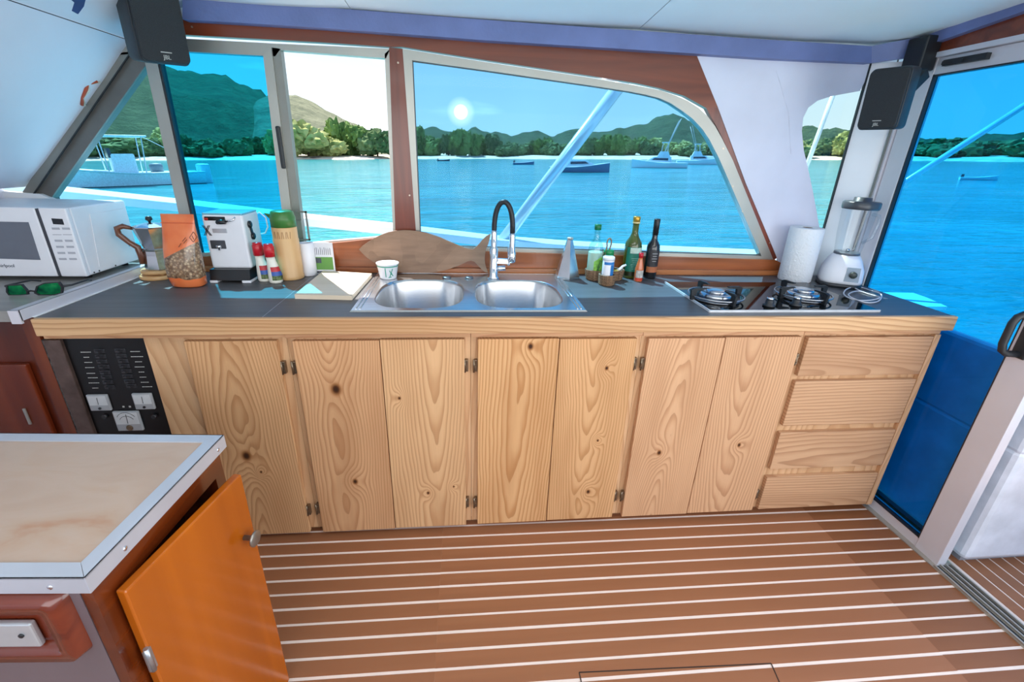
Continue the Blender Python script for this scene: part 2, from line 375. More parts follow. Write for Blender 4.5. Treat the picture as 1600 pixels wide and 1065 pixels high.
# ceiling: cambered vinyl, split in panels with seams
ce = struct('ceiling', 'pale vinyl headlining with seams')
def ceil_z(y): return CEIL+.10*max(0., (.56-y))**.9*.62 if y < .56 else CEIL
xs = [-.96, -.40, .665, 1.79]
for k in range(3):
    x0, x1 = xs[k]+.0015, xs[k+1]-.0015; rows = []
    nx = 14
    for i in range(nx+1):
        x = x0+(x1-x0)*i/nx; row = []
        for j in range(41):
            y = .60-2.9*j/40
            sag = -.006*math.sin(math.pi*i/nx)
            wr = .004*math.sin((x+y*.6)*60)*math.exp(-((x-1.62)/.22)**2-((y-.42)/.16)**2)
            row.append((x, y, ceil_z(y)+.012+sag+wr))
        rows.append(row)
    MB().loft(rows, cap=False, smooth=True, closed=False).build('ceiling_panel', ceil_m, ce)
MB().box((-1.3, -2.34, 2.03), (1.84, .66, 2.06)).build('roof_deck', gel, ce)
# ------- blue vinyl bands at the wall heads
t1 = struct('trim_1', 'blue vinyl band along the ceiling above the windows')
g = MB(); path = [(285, -2, 30), (500, 11, 43), (760, 31, 63), (1000, 48, 78), (1200, 62, 91), (1362, 72, 98)]
top = [at(x, a, 'Y', .565) for x, a, b in path]; bot = [at(x, b, 'Y', .565) for x, a, b in path]
g.prism(top+bot[::-1], (0, .05, 0)); g.build('band', blue_vinyl, t1)
g = MB(); g.prism([at(1362, 72, 'Y', .565), at(1440, 57, 'Y', .485), at(1440, 87, 'Y', .485), at(1362, 98, 'Y', .565)], (0, .04, 0)); g.build('band_return', blue_vinyl, t1)
t2 = struct('trim_2', 'blue vinyl band above the sliding door')
A1, A2 = at(1436, 49, 'X', 1.74), at(1436, 75, 'X', 1.74); B1, B2 = at(1640, -32, 'X', 1.74), at(1640, 3, 'X', 1.74)
g = MB(); g.prism([A1, B1, B1+(B1-A1)*5, B2+(B2-A2)*5+Vector((0, 0, 0)), B2, A2], (.03, 0, 0)); g.build('band', blue_vinyl, t2)
# ------- mahogany head, post, side strip and sill of the window wall
t3 = struct('trim_3', 'varnished mahogany surround of the cabin windows')
headpts = [(282, 27), (500, 42), (760, 61), (1000, 77), (1088, 83), (1100, 108), (1122, 168), (1104, 169), (1070, 150), (1032, 138), (995, 130), (920, 118), (760, 94), (628, 73), (608, 73), (500, 66), (282, 54)]
MB().prism(P(headpts, 'Y', WY-.012), (0, .03, 0)).build('window_head', mahog, t3)
MB().prism(P([(608, 74), (629, 76), (638, 140), (643, 230), (652, 368), (618, 368), (613, 220)], 'Y', WY-.01), (0, .028, 0)).build('window_post', mahog_v, t3)
MB().prism(P([(1104, 169), (1122, 168), (1165, 285), (1214, 402), (1207, 410), (1145, 250), (1126, 210)], 'Y', WY-.010), (0, .028, 0)).build('side_strip', mahog_v, t3)
MB().prism([(-1.3, .59, .935), (-.95, .59, .985)]+P([(480, 383), (540, 378), (618, 369), (652, 388), (800, 394), (930, 398), (1080, 402), (1212, 406)], 'Y', .59)+[(1.50, .59, .955), (1.50, .59, .929), (-1.3, .59, .929)], (0, .05, 0)).build('sill_board', sill_w, t3)
MB().box((-1.3, .572, .905), (1.50, .62, .9285), .003).build('sill_batten', streak('batten_wood', (130, 70, 38), (190, 118, 66), .32, 0, 2.), t3)
scr = M('screw_brass', (200, 180, 160), .3, .8)
s0 = None
for x, y in [(640, 305), (622, 98), (1145, 291), (1203, 379), (1160, 330), (940, 396), (1046, 408), (300, 42), (1130, 232)]:
    p = at(x, y, 'Y', WY-.0135)
    if s0 is None: s0 = MB().lathe((0, 0, 0), [(.0005, -.001), (.0035, -.0008), (.0035, .0015)], 10).build('screw', scr, t3, (0, 0, 0)); s0.rotation_euler.x = math.pi/2; place(s0, p, t3)
    else: inst(s0, p, t3)
# ------- window 1: sliding window with A-pillar light, tinted sliding pane, open gap
w1 = struct('window_1', 'aluminium sliding window with one cyan pane and an open gap')
cyan = pane_mat('cyan_pane', (.17, .74, .94), .004)
pale = pane_mat('pale_pane', (.62, .88, .97), .005)
z0 = .955
def W(x, y, Y=WY-.006): return at(x, y, 'Y', Y)
def atz(px_top, py_top, px_b, py_b, z, Y):  # follow a line drawn on the plane down to height z
    a, b = at(px_top, py_top, 'Y', Y), at(px_b, py_b, 'Y', Y); t = (z-a.z)/(b.z-a.z); return a+(b-a)*t
Yf = WY-.006
def strip(name, l, r, m, dep=.034, Y=Yf, par=w1):
    """slanted stile between two edges given as pixel lines, cut at the sill"""
    a, b = at(*l[:2], 'Y', Y), at(*r[:2], 'Y', Y); c = atz(*r, z0, Y); d = atz(*l, z0, Y)
    return MB().prism([a, b, c, d], (0, dep, 0)).build(name, m, par)
# slanted pillar (runs to the ledge)
a, b, c, d = W(176, 84), W(206, 80), W(51, 306), W(31, 306)
MB().prism([a, b, c, d], (0, .05, 0)).build('pillar_cover', alu_d, w1)
a, b, c, d = W(200, 80, WY+.004), W(243, 80, WY+.004), W(80, 309, WY+.004), W(48, 309, WY+.004)
c2 = Vector((c.x-.0, c.y, z0)); d2 = Vector((d.x, d.y, z0))
MB().prism([a, b, c, c2, d2, d], (0, .04, 0)).build('pillar_frame', M('pillar_grey', (112, 108, 104), .4, .35), w1)
MB().bar(W(202, 86, WY-.008), W(51, 306, WY-.008), .004, .006, (0, 1, 0)).build('gasket', black_pl, w1)
strip('mullion', (226, 96, 276, 320), (246, 98, 294, 320), alu)
MB().prism([W(247, 98, WY-.008), W(250, 98, WY-.008), atz(250, 98, 297, 320, z0, WY-.008), atz(247, 98, 294, 320, z0, WY-.008)], (0, .03, 0)).build('gasket', black_pl, w1)
strip('sliding_stile', (411, 86, 440, 326), (424, 74, 455, 330), alu, .03, WY-.014)
strip('fixed_stile', (424, 74, 455, 330), (438, 76, 469, 330), alu_d)
strip('side_stile', (601, 84, 614, 360), (610, 76, 621, 360), alu)
MB().prism([W(180, 66), W(284, 60), W(430, 68), W(610, 76), W(603, 91), W(437, 78), W(430, 88), W(284, 80), W(180, 86)], (0, .034, 0)).build('head_rail', alu, w1)
MB().prism([(-1.66, Yf, z0-.02), (-.285, Yf, z0-.02), (-.285, Yf, 1.062), (-.60, Yf, 1.03), (-1.0, Yf, .985), (-1.3, Yf, z0+.005), (-1.66, Yf, z0+.005)], (0, .034, 0)).build('bottom_rail', alu, w1)
def pane(name, pts, m, par, t=.004): return MB().prism(pts, (0, t, 0)).build(name, m, par)
pane('pane', [W(240, 80, WY+.012), atz(236, 96, 285, 320, z0, WY+.012), W(70, 300, WY+.012)+Vector((0, 0, -.24)), W(75, 308, WY+.012)], pale, w1)
pane('pane', [W(238, 78, WY+.006), W(416, 86, WY+.006), atz(414, 86, 445, 326, z0, WY+.006), atz(238, 96, 287, 320, z0, WY+.006)], cyan, w1)
# latch on the sliding stile
la = W(436, 194, WY-.02); lb = W(441, 266, WY-.02)
MB().box((-.0085, -.006, -.077), (.0085, .006, .077), .005).build('latch', black_pl, w1, (0, 0, 0)).location = (la+lb)/2
sl = W(474, 352, WY-.02)
g = MB(); 
for (x0, z0_, x1, z1) in ((-.028, .052, .02, .058), (.014, -.062, .02, .058), (-.028, -.062, .02, -.056)): g.box((x0, -.004, z0_), (x1, .004, z1))
g.box((-.026, -.003, -.02), (-.006, .003, .02)); o = g.build('catch_plate', alu_d, w1, (0, 0, 0)); o.location = sl
# ------- window 2: large fixed window with rounded corner
w2 = struct('window_2', 'large fixed tinted window with rounded aft corner')
outer = [(629, 76), (760, 97), (920, 121), (995, 134), (1032, 141), (1055, 149), (1075, 158), (1092, 169), (1106, 182), (1118, 198), (1128, 216), (1145, 250), (1209, 407), (930, 399), (652, 391)]
inner = [(644, 94), (760, 110), (920, 133), (985, 143), (1010, 148), (1030, 153), (1048, 161), (1066, 173), (1082, 185), (1097, 201), (1108, 217), (1124, 248), (1190, 400), (930, 392), (657, 384)]
MB().ring(P(outer, 'Y', WY-.014), P(inner, 'Y', WY-.014), (0, .04, 0)).build('frame', alu, w2)
in2 = [(x*.994+5, y*.994+1.5) for x, y in inner]
MB().ring(P(inner, 'Y', WY-.002), P([(x+(920-x)*.006, y+(250-y)*.016) for x, y in inner], 'Y', WY-.002), (0, .008, 0)).build('gasket', M('grey_gasket', (96, 98, 96), .6), w2)
blue = pane_mat('pale_blue_pane', (.50, .77, .925), .004)
pane('pane', P(inner, 'Y', WY+.004), blue, w2)
# ------- white vinyl lining with the small clear window, corner post
vc = thing('vinyl_curtain', (1.3, WY-.02, 1.0), 'white vinyl lining between the wooden window frame and the corner post', 'curtain')
vp = [(1087, 82), (1180, 86), (1280, 93), (1364, 99), (1355, 120), (1344, 142), (1300, 150), (1278, 157), (1263, 168), (1255, 184), (1253, 205), (1256, 235), (1263, 265), (1270, 298), (1276, 330), (1282, 365), (1276, 440), (1219, 430), (1214, 402), (1165, 285), (1122, 168)]
MB().prism(P(vp, 'Y', WY-.013), (0, .006, 0)).build('vinyl_sheet', M('white_canvas', (222, 222, 238), .6, var=.03, scale=4, bump=.5, bscale=4), vc)
for (pa, pb) in (((1213, 110), (1232, 175)), ((1232, 175), (1236, 240))):
    MB().bar(at(*pa, 'Y', WY-.0135), at(*pb, 'Y', WY-.0135), .003, .0012, (0, 1, 0)).build('crease', M('crease_grey', (219, 219, 235), .6), vc)
w3 = struct('window_3', 'small clear vinyl window beside the corner post')
pane('pane', P([(1344, 140), (1300, 148), (1276, 155), (1260, 168), (1252, 184), (1250, 205), (1256, 240), (1270, 305), (1280, 365), (1282, 400), (1346, 142)], 'Y', WY-.004), pane_mat('clear_vinyl', (.76, .87, .88), .02), w3)
XA = at(1345, 142, 'Y', WY).x
tp = struct('trim_4', 'white corner post between window wall and door')
MB().prism([(XA, WY-.01, .905), (1.79, .50, .905), (1.84, .50, .905), (1.84, .67, .905), (XA+.10, .67, .905), (XA+.01, WY+.004, .905)], (0, 0, .885)).build('post', gel, tp)
MB().bar((XA-.002, WY-.012, .905), (XA-.002, WY-.012, 1.80), .006, .01, (0, 1, 0)).build('gasket', black_pl, tp)
MB().bar((XA+.075, .56, .905), (XA+.075, .56, 1.80), .004, .004, (0, 1, 0)).build('groove', alu_d, tp)
MB().bar((1.775, .505, .905), (1.775, .505, 1.80), .03, .02, (0, 1, 0)).build('jamb', alu_w, tp)
MB().bar((1.757, .508, .905), (1.757, .508, 1.80), .003, .01, (0, 1, 0)).build('gasket', alu_d, tp)
# ------- sliding door
d1 = struct('door_1', 'sliding glass door with white aluminium frame and deep blue glass')
MB().box((DX-.015, .41, .0), (DX+.02, .492, 1.80), .002).build('rear_stile', alu_w, d1)
MB().box((DX-.015, -.298, .0), (DX+.02, -.205, 1.80), .002).build('front_stile', alu_w, d1)
MB().box((DX-.012, -.205, .002), (DX+.018, .41, .05), .002).build('bottom_rail', alu_w, d1)
MB().box((DX-.012, -.205, 1.722), (DX+.018, .41, 1.782), .002).build('top_rail', alu_w, d1)
g = MB()
for a, b in (((.408, .045), (.408, 1.728)), ((-.203, .045), (-.203, 1.728)), ((-.203, .049), (.41, .049)), ((-.203, 1.724), (.41, 1.724))):
    g.bar((DX-.004, a[0], a[1]), (DX-.004, b[0], b[1]), .005, .02, (1, 0, 0))
g.build('gasket', black_pl, d1)
MB().box((DX, -.205, .05), (DX+.004, .41, 1.722)).build('pane', pane_mat('deep_blue_pane', (.15, .64, .90), .012), d1)
# D handle
hy = -.235; g = MB(); r = .011
pts = [(DX-.012, hy, .985), (DX-.05, hy+.01, .985), (DX-.066, hy+.012, .975), (DX-.072, hy+.014, .955), (DX-.072, hy+.014, .885), (DX-.066, hy+.012, .862), (DX-.05, hy+.01, .852), (DX-.012, hy, .852)]
g.tube(pts, r, 10); g.box((DX-.02, hy-.02, .84), (DX-.013, hy+.02, 1.0), .003); g.build('handle', black_pl, d1)
# head: white rail, black latch, mahogany beam
MB().box((DX-.03, -2.3, 1.783), (DX+.02, .50, 1.80)).build('head_track', alu_w, d1)
MB().box((DX-.02, -2.3, 1.80), (DX+.02, .52, 1.99)).build('head_beam', mahog, d1)
p0, p1 = at(1476, 99, 'X', DX-.02), at(1545, 87, 'X', DX-.02)
g = MB(); g.bar(p0, p1, .018, .02, (0, 0, 1)); g.bar(p0+(p1-p0)*.02+Vector((-.006, 0, 0)), p0+(p1-p0)*.5+Vector((-.006, 0, -.002)), .02, .012); g.build('latch_bar', black_pl, d1)
# sill track with grooves, running forward past the stile
g = MB(); g.box((DX-.035, -2.3, -.004), (DX+.045, .45, .004)); 
for x in (-.03, -.004, .018, .04): g.box((DX+x-.003, -2.3, .004), (DX+x+.003, -.30, .012))
g.build('sill_track', alu, d1)
g = MB()
for x in (-.017, .007, .029): g.box((DX+x-.006, -2.3, .0042), (DX+x+.006, -.30, .0055))
g.build('track_groove', black_pl, d1)
# ================================================================== COUNTER AND CABINETS
CT = .905
ct = thing('countertop', (.23, .28, CT-.03), 'long dark grey laminate countertop with pine front edge', 'countertop')
SX0, SX1, SY0, SY1 = -.378, .411, .048, .555
g = MB()
g.box((-1.285, -.004, CT-.03), (-.6362, .571, CT)); g.box((-.635, -.004, CT-.03), (SX0+.012, .571, CT)); g.box((SX1-.012, -.004, CT-.03), (1.762, .571, CT))
g.box((SX0+.012, -.004, CT-.03), (SX1-.012, SY0+.012, CT)); g.box((SX0+.012, SY1-.012, CT-.03), (SX1-.012, .571, CT))
g.build('laminate_top', laminate, ct)
MB().box((-.6362, -.002, CT-.03), (-.635, .57, CT+.0002)).build('joint', M('joint_grey', (170, 170, 176), .5), ct)
MB().box((-1.28, -.024, .853), (1.765, -.0045, CT+.002), .003).build('front_fascia', pine('pine_fascia', 31, 'X', (), ring=.013), ct)
units = [(-1.016, -.5825), (-.5825, .0135), (.0135, .611), (.611, 1.212)]
ulabels = ['pine cabinet nearest the switch panel, single knotty door', 'pine cabinet under the left sink bowl, two plank doors', 'pine cabinet under the right sink bowl, two plank doors', 'pine cabinet beside the drawers, two straight-grained plank doors']
doors = {0: [((-.888, -.608), [(385, 712, .022), (408, 737, .006)], (217, 170, 124), (176, 122, 78))],
         1: [((-.560, -.2865), [(525, 608, .024), (555, 752, .013)], (216, 168, 124), (182, 126, 84)), ((-.284, -.008), [(624, 622, .007), (669, 770, .008), (709, 760, .005)], (222, 178, 132), (186, 134, 90))],
         2: [((.037, .3145), [(829, 541, .014)], (222, 174, 124), (182, 122, 70)), ((.3175, .590), [(948, 575, .009), (934, 688, .006), (919, 768, .011)], (220, 172, 124), (182, 128, 78))],
         3: [((.631, .911), [(1030, 707, .012)], (218, 172, 132), (186, 134, 94)), ((.914, 1.203), [(1155, 695, .010)], (216, 170, 130), (180, 128, 90))]}
hinges = {(0, 0): [(447, 573), (484, 795)], (1, 0): [(459, 573), (493, 793)], (1, 1): [(730, 570), (731, 783)], (2, 0): [(741, 570), (741, 783)],
          (2, 1): [(992, 567), (965, 773)], (3, 0): [(1003, 567), (971, 773)], (3, 1): [(1241, 560), (1181, 770)]}
hm = None; frame_p = [pine('pine_frame_%d' % i, 50+i, 'Z', (), (222, 180, 138), (196, 146, 102), .016) for i in range(5)]
for ui, (x0, x1) in enumerate(units):
    u = thing('pine_cabinet', ((x0+x1)/2, .02, 0), ulabels[ui], 'cabinet', 'pine base cabinets')
    g = MB(); g.box((x0+.0005, .0205, .03), (x1-.0005, .04, .852)); g.box((x0+.001, .04, .03), (x0+.013, .55, .72)); g.box((x1-.013, .04, .03), (x1-.001, .55, .72)); g.box((x0+.013, .04, .03), (x1-.013, .55, .042))
    g.build('carcass', frame_p[ui], u)
    MB().box((x0+.0005, .008 if ui else .02, .8285), (x1-.0005, .0203, .852), .0015).build('top_rail', pine('pine_rail_%d' % ui, 70+ui, 'X', (), (220, 172, 130), (196, 140, 100), .014), u)
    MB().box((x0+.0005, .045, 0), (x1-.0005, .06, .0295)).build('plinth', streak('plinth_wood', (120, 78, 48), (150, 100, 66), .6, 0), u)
    for di, ((a, b), kn, lt, dk) in enumerate(doors[ui]):
        zb = .026+.002*((ui*2+di) % 3-1)+(.004 if ui == 3 else 0)-(.006 if (ui, di) in ((1, 0),) else 0); cx = (a+b)/2
        kl = [(at(x, y, 'Y', 0).x-cx, at(x, y, 'Y', 0).z-zb, r) for x, y, r in kn]
        d = MB().box((a, 0.0005*di, zb), (b, .0200, .8235-.002*((ui+di) % 2)), .002).build('door', pine('pine_door_%d_%d' % (ui, di), 11*ui+5*di+3, 'Z', kl, lt, dk, ring=.0076+.0014*((ui+di) % 3)), u)
        for (hx, hy_) in hinges[(ui, di)]:
            p = at(hx, hy_, 'Y', .012); p.y = .008
            ed = b if abs(p.x-b) < abs(p.x-a) else a
            p.x = ed+(.007 if ed == b else -.007)
            if hm is None:
                g = MB(); g.box((-.005, -.004, -.022), (.005, .0115, .022), .0015); g.tube([(-.006, -.004, -.024), (-.006, -.004, .024)], .0035, 8); g.tube([(.0, -.007, -.012), (.0, -.004, -.012)], .0025, 6); g.tube([(.0, -.007, .012), (.0, -.004, .012)], .0025, 6)
                hm = g.build('hinge', dark_metal, d, (0, 0, 0)); place(hm, p, d)
            else: inst(hm, p, d)
# drawer unit
du = thing('drawer_cabinet', (1.485, .02, 0), 'pine drawer unit with four stacked drawers next to the sliding door', 'cabinet', 'pine base cabinets')
g = MB(); g.box((1.2125, .0205, .03), (1.757, .04, .852)); g.box((1.213, .04, .03), (1.225, .55, .86)); g.box((1.745, .04, .03), (1.757, .55, .86)); g.build('carcass', frame_p[4], du)
MB().box((1.2125, .008, .8285), (1.757, .0203, .852), .0015).build('top_rail', pine('pine_rail_9', 90, 'X', (), (220, 172, 130), (196, 140, 100), .014), du)
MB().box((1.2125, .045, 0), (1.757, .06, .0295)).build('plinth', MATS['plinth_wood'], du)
MB().box((1.733, .002, .03), (1.757, .0203, .828), .0015).build('end_stile', pine('pine_end', 93, 'Z', (), (222, 176, 134), (196, 146, 102)), du)
zs = []
for (ya, yb) in ((527, 587), (595, 664), (674, 731), (742, 795)):
    zs.append((at(1300, ya, 'Y', 0).z, at(1300-(yb-527)*.2, yb, 'Y', 0).z))
for i, (zt, zb) in enumerate(zs):
    MB().box((1.228, .0, max(zb, .034)), (1.728, .0200, min(zt, .8255)), .0025).build('drawer_front', pine('pine_drawer_%d' % i, 101+7*i, 'X', (), (210, 166, 128), (174, 126, 90), .013), du)
# ------- breaker panel bay and dark mahogany at the left
bay = thing('switch_panel', (-1.14, .02, .40), 'black electrical switch panel with breakers and three meters at the left of the pine cabinets', 'switch panel')
pb_m = M('panel_black', (9, 9, 11), .35, var=.1)
MB().box((-1.252, .024, .42), (-1.017, .034, .826)).build('panel_plate', pb_m, bay)
MB().box((-1.30, .012, .42), (-1.252, .03, .826), .002).build('metal_strip', M('brown_metal', (104, 86, 80), .35, .5, .15, 30), bay)
MB().box((-1.306, .016, .42), (-1.300, .032, .826)).build('mottled_edge', M('flaking_edge', (80, 76, 72), .7, 0, .5, 90), bay)
MB().box((-1.30, .0205, .828), (-1.0165, .04, .852)).build('top_rail', pine('pine_rail_8', 95, 'X', (), (220, 172, 130), (196, 140, 100), .014), bay)
pr_m = M('panel_print', (190, 190, 186), .6); sw = None; pl = None
rows_l = [(155, 549), (157, 557), (159, 565), (162, 573), (164, 582), (166, 589), (168, 597), (171, 605)]
rows_r = [(187, 548), (189, 556), (192, 564), (194, 572), (197, 580), (199, 588), (202, 596), (205, 603)]
for side, rws in ((0, rows_l), (1, rows_r)):
    for i, (x, y) in enumerate(rws):
        p = at(x, y, 'Y', .022)
        if sw is None:
            g = MB(); g.box((-.016, 0, -.007), (.016, .006, .007), .002); g.hexa([(-.007, 0, -.005), (.007, 0, -.005), (.007, 0, .005), (-.007, 0, .005), (-.005, -.012, .0), (.005, -.012, .0), (.005, -.012, .006), (-.005, -.012, .006)])
            sw = g.build('breaker_switch', M('switch_black', (46, 46, 50), .3, var=.1), bay, (0, 0, 0)); place(sw, p, bay)
        else: inst(sw, p, bay)
        px = x-22 if side == 0 else x+24; p2 = at(px, y+1, 'Y', .0235); wl = random.uniform(.016, .034)
        g = MB(); xx = -wl/2
        while xx < wl/2:
            dx = random.uniform(.002, .005); g.box((xx, 0, -.0012), (xx+dx, .0005, .0012)); xx += dx+.0012
        o = g.build('printed_label', pr_m, bay, (0, 0, 0)); place(o, p2, bay)
meter_w = M('meter_face', (214, 216, 218), .4); needle = M('needle', (40, 40, 44), .4)
def meter(x0, y0, x1, y1, big=False):
    a = at(x0, y0, 'Y', .02); b = at(x1, y1, 'Y', .02)
    m = MB().box((a.x, .014, b.z), (b.x, .0238, a.z), .003).build('meter', M('meter_case', (170, 172, 176), .3), bay)
    w, h = b.x-a.x, a.z-b.z; cx = (a.x+b.x)/2
    MB().box((a.x+.004, .0132, b.z+h*.36), (b.x-.004, .0139, a.z-.004)).build('dial', meter_w, m)
    MB().bar((cx, .0128, b.z+h*.4), (cx+w*.02, .0128, a.z-.01), .0012, .0008, (0, 1, 0)).build('needle', needle, m)
    MB().lathe((0, 0, 0), [(.004 if not big else .011, 0), (.004 if not big else .009, .003)], 14).build('boss', needle if not big else dark_metal, m, (0, 0, 0)).rotation_euler.x = math.pi/2
    bo = [o for o in m.children if o.name.startswith('boss')][0]; place(bo, (cx, .0139, b.z+h*.17), m); bo.rotation_euler.x = math.pi/2
    if big:
        g = MB()
        for rr in (.6, .78):
            pts = [(cx+w*.42*math.sin(t)*rr/.78, .0128, b.z+h*.18+h*rr*math.cos(t*.8)) for t in np.linspace(-.95, .95, 11)]
            for q, r_ in zip(pts[:-1], pts[1:]): g.bar(q, r_, .0012, .0006, (0, 1, 0))
        g.build('scale_arc', needle, m)
meter(135, 616, 176, 640); meter(206, 614, 244, 638); meter(176, 642, 226, 671, True)
for x, y in ((164, 650), (241, 650)):
    p = at(x, y, 'Y', .02); MB().lathe((0, 0, 0), [(.008, 0), (.007, .01)], 14).build('rotary_knob', sw.data.materials[0], bay, (0, 0, 0)); k = [o for o in bay.children if o.name.startswith('rotary_knob')][-1]; place(k, (p.x, .024, p.z), bay); k.rotation_euler.x = math.pi/2
g = MB()
for x, y in ((193, 635), (203, 635)):
    p = at(x, y, 'Y', .0235); g.box((p.x-.003, .0228, p.z-.003), (p.x+.003, .0238, p.z+.003))
g.build('indicator', pr_m, bay)
lc = thing('mahogany_cabinet', (-1.5, .05, 0), 'dark glossy mahogany cabinet left of the switch panel', 'cabinet')
MB().box((-1.775, .04, 0), (-1.31, .06, .90)).build('face_panel', mahog_d, lc)
MB().prism([(-1.345, .018, .90), (-1.309, .018, .90), (-1.309, .018, 0), (-1.345, .018, 0)], (0, .0215, 0)).build('corner_stile', streak('red_mahogany', (96, 38, 18), (138, 66, 32), .25, 2, 1.2), lc)
cd = MB().box((-1.77, .022, .10), (-1.385, .0395, .74), .004).build('door', streak('door_mahogany', (92, 32, 14), (122, 50, 24), .25, 2, 1.2), lc)
p = at(43, 650, 'Y', .02); MB().box((p.x-.004, .016, p.z-.03), (p.x+.004, .0215, p.z+.03), .0015).build('hinge', alu, cd)
# ------- raised side counter at the left
scn = thing('side_counter', (-1.54, .28, .90), 'raised light grey side counter under the microwave, aluminium edged', 'countertop')
MB().box((-1.775, -.03, .902), (-1.312, WY, .935)).build('laminate_top', side_lam, scn)
g = MB(); g.box((-1.318, -.034, .9355), (-1.292, .57, .938)); g.box((-1.2955, -.034, .906), (-1.2915, .57, .938)); g.box((-1.318, -.038, .898), (-1.2915, -.0305, .938)); g.build('edge_trim', alu_w, scn)
MB().box((-1.2914, -.0, .9052), (-1.2855, .57, .9075)).build('sealant_bead', M('sealant', (240, 240, 240), .5), scn)
# ================================================================== SINK
sk = thing('double_sink', (.016, .3, CT), 'stainless steel double bowl sink set into the countertop', 'sink')
ZR = CT+.005
def sup(cx, cy, a, b, e, t): 
    c, s = math.cos(t), math.sin(t); return (cx+a*math.copysign(abs(c)**(2/e), c), cy+b*math.copysign(abs(s)**(2/e), s))
def bowl_mesh(g, x0, x1, bx0, bx1, by0, by1):
    n = 64; cx, cy = (bx0+bx1)/2, (by0+by1)/2; a, b = (bx1-bx0)/2, (by1-by0)/2
    oc = []; ring0 = []
    for i in range(n):
        t = 2*math.pi*i/n+math.pi/4; x, y = sup(cx, cy, a, b, 3.2, t); ring0.append((x, y))
    # rectangle points: project each direction onto rectangle border
    k = n//4; cor = [(x1, SY1), (x0, SY1), (x0, SY0), (x1, SY0)]
    for q in range(4):
        p, r_ = cor[q], cor[(q+1) % 4]
        for j in range(k): f = j/k; oc.append((p[0]+(r_[0]-p[0])*f, p[1]+(r_[1]-p[1])*f))
    rings = [[(x, y, ZR) for x, y in oc]]
    def shr(s, z, e): return [(cx+(x-cx)*s, cy+(y-cy)*s, z) for x, y in ring0]
    rings += [shr(1.02, ZR, 0), shr(1.0, ZR-.003, 0), shr(.985, ZR-.012, 0), shr(.955, ZR-.12, 0), shr(.90, ZR-.148, 0), shr(.8, ZR-.155, 0), shr(.12, ZR-.158, 0)]
    g.loft(rings[:2], cap=False, smooth=False); g.loft(rings[1:], cap=False, smooth=True)
    g.lathe((cx, cy, ZR-.1585), [(.0, 0), (.045, 0)], 24, cap=False)
xm = .016
g = MB(); bowl_mesh(g, SX0, xm, -.325, -.012, .075, .445); bowl_mesh(g, xm, SX1, .034, .355, .075, .445)
g.ring([(SX0-.004, SY0-.004, CT+.0003), (SX1+.004, SY0-.004, CT+.0003), (SX1+.004, SY1+.004, CT+.0003), (SX0-.004, SY1+.004, CT+.0003)], [(SX0, SY0, ZR), (SX1, SY0, ZR), (SX1, SY1, ZR), (SX0, SY1, ZR)], (0, 0, .0005))
g.build('sink_body', steel, sk)
e = .014
for a, b in (((SX0+e, SY0+e), (SX0+e, SY1-.02)), ((SX1-e, SY0+e), (SX1-e, SY1-.02)), ((SX0+e*1.9, SY0+e), (SX0+e*1.9, SY1-.05)), ((SX1-e*1.9, SY0+e), (SX1-e*1.9, SY1-.05))):
    MB().tube([(a[0], a[1], ZR), (b[0], b[1], ZR)], .0022, 8).build('pressed_ridge', steel, sk)
for bx in (-.168, .195):
    dr = MB().lathe((bx, .26, ZR-.158), [(.04, 0), (.038, .004), (.03, .005), (.028, .0005), (.004, .0005)], 24).build('drain', chrome, sk)
for px in (698, 733):
    p = at(px, 434, 'Z', ZR); MB().lathe((p.x, p.y, ZR), [(.018, 0), (.018, .004), (.014, .006), (.001, .006)], 20).build('hole_cap', M('cap_steel', (120, 120, 124), .3, .9), sk)
# faucet
fb = at(771, 434, 'Z', ZR)
fa = thing('faucet', (fb.x, fb.y, ZR), 'chrome kitchen faucet with black flexible hose spout', 'faucet')
MB().lathe(fb, [(.026, 0), (.026, .006), (.02, .012), (.019, .06), (.0175, .064), (.0175, .125), (.0125, .13), (.0125, .19), (.011, .20)], 24).build('column', chrome, fa)
tp_ = Vector((fb.x, fb.y, ZR+.195)); pts = []
ex = Vector((.074, -.02, 0))
for t in np.linspace(0, math.pi, 19): pts.append(tp_+ex*(.5-.5*math.cos(t))+Vector((0, 0, .118*math.sin(t)**.8 if 0 < t < math.pi else 0)))
pts[-1] = tp_+ex+Vector((0, 0, -.012))
MB().tube([tp_+Vector((0, 0, -.01))]+pts, .0105, 12).build('hose', M('black_rubber', (28, 30, 34), .45), fa)
hd = tp_+ex
MB().lathe(hd, [(.010, -.002), (.0125, -.012), (.0125, -.075), (.0165, -.082), (.018, -.115), (.015, -.122), (.003, -.122)], 20).build('spray_head', chrome, fa)
g = MB(); g.bar(Vector((fb.x, fb.y, ZR+.075)), Vector((hd.x-.006, hd.y+.002, ZR+.075)), .018, .02); g.tube([(hd.x-.012, hd.y, ZR+.06), (hd.x-.012, hd.y, ZR+.135)], .006, 10); g.build('hose_dock', chrome, fa)
g = MB(); g.tube([(fb.x, fb.y, ZR+.04), (fb.x+.05, fb.y-.012, ZR+.046)], [.012, .010], 12); g.build('lever', chrome, fa)
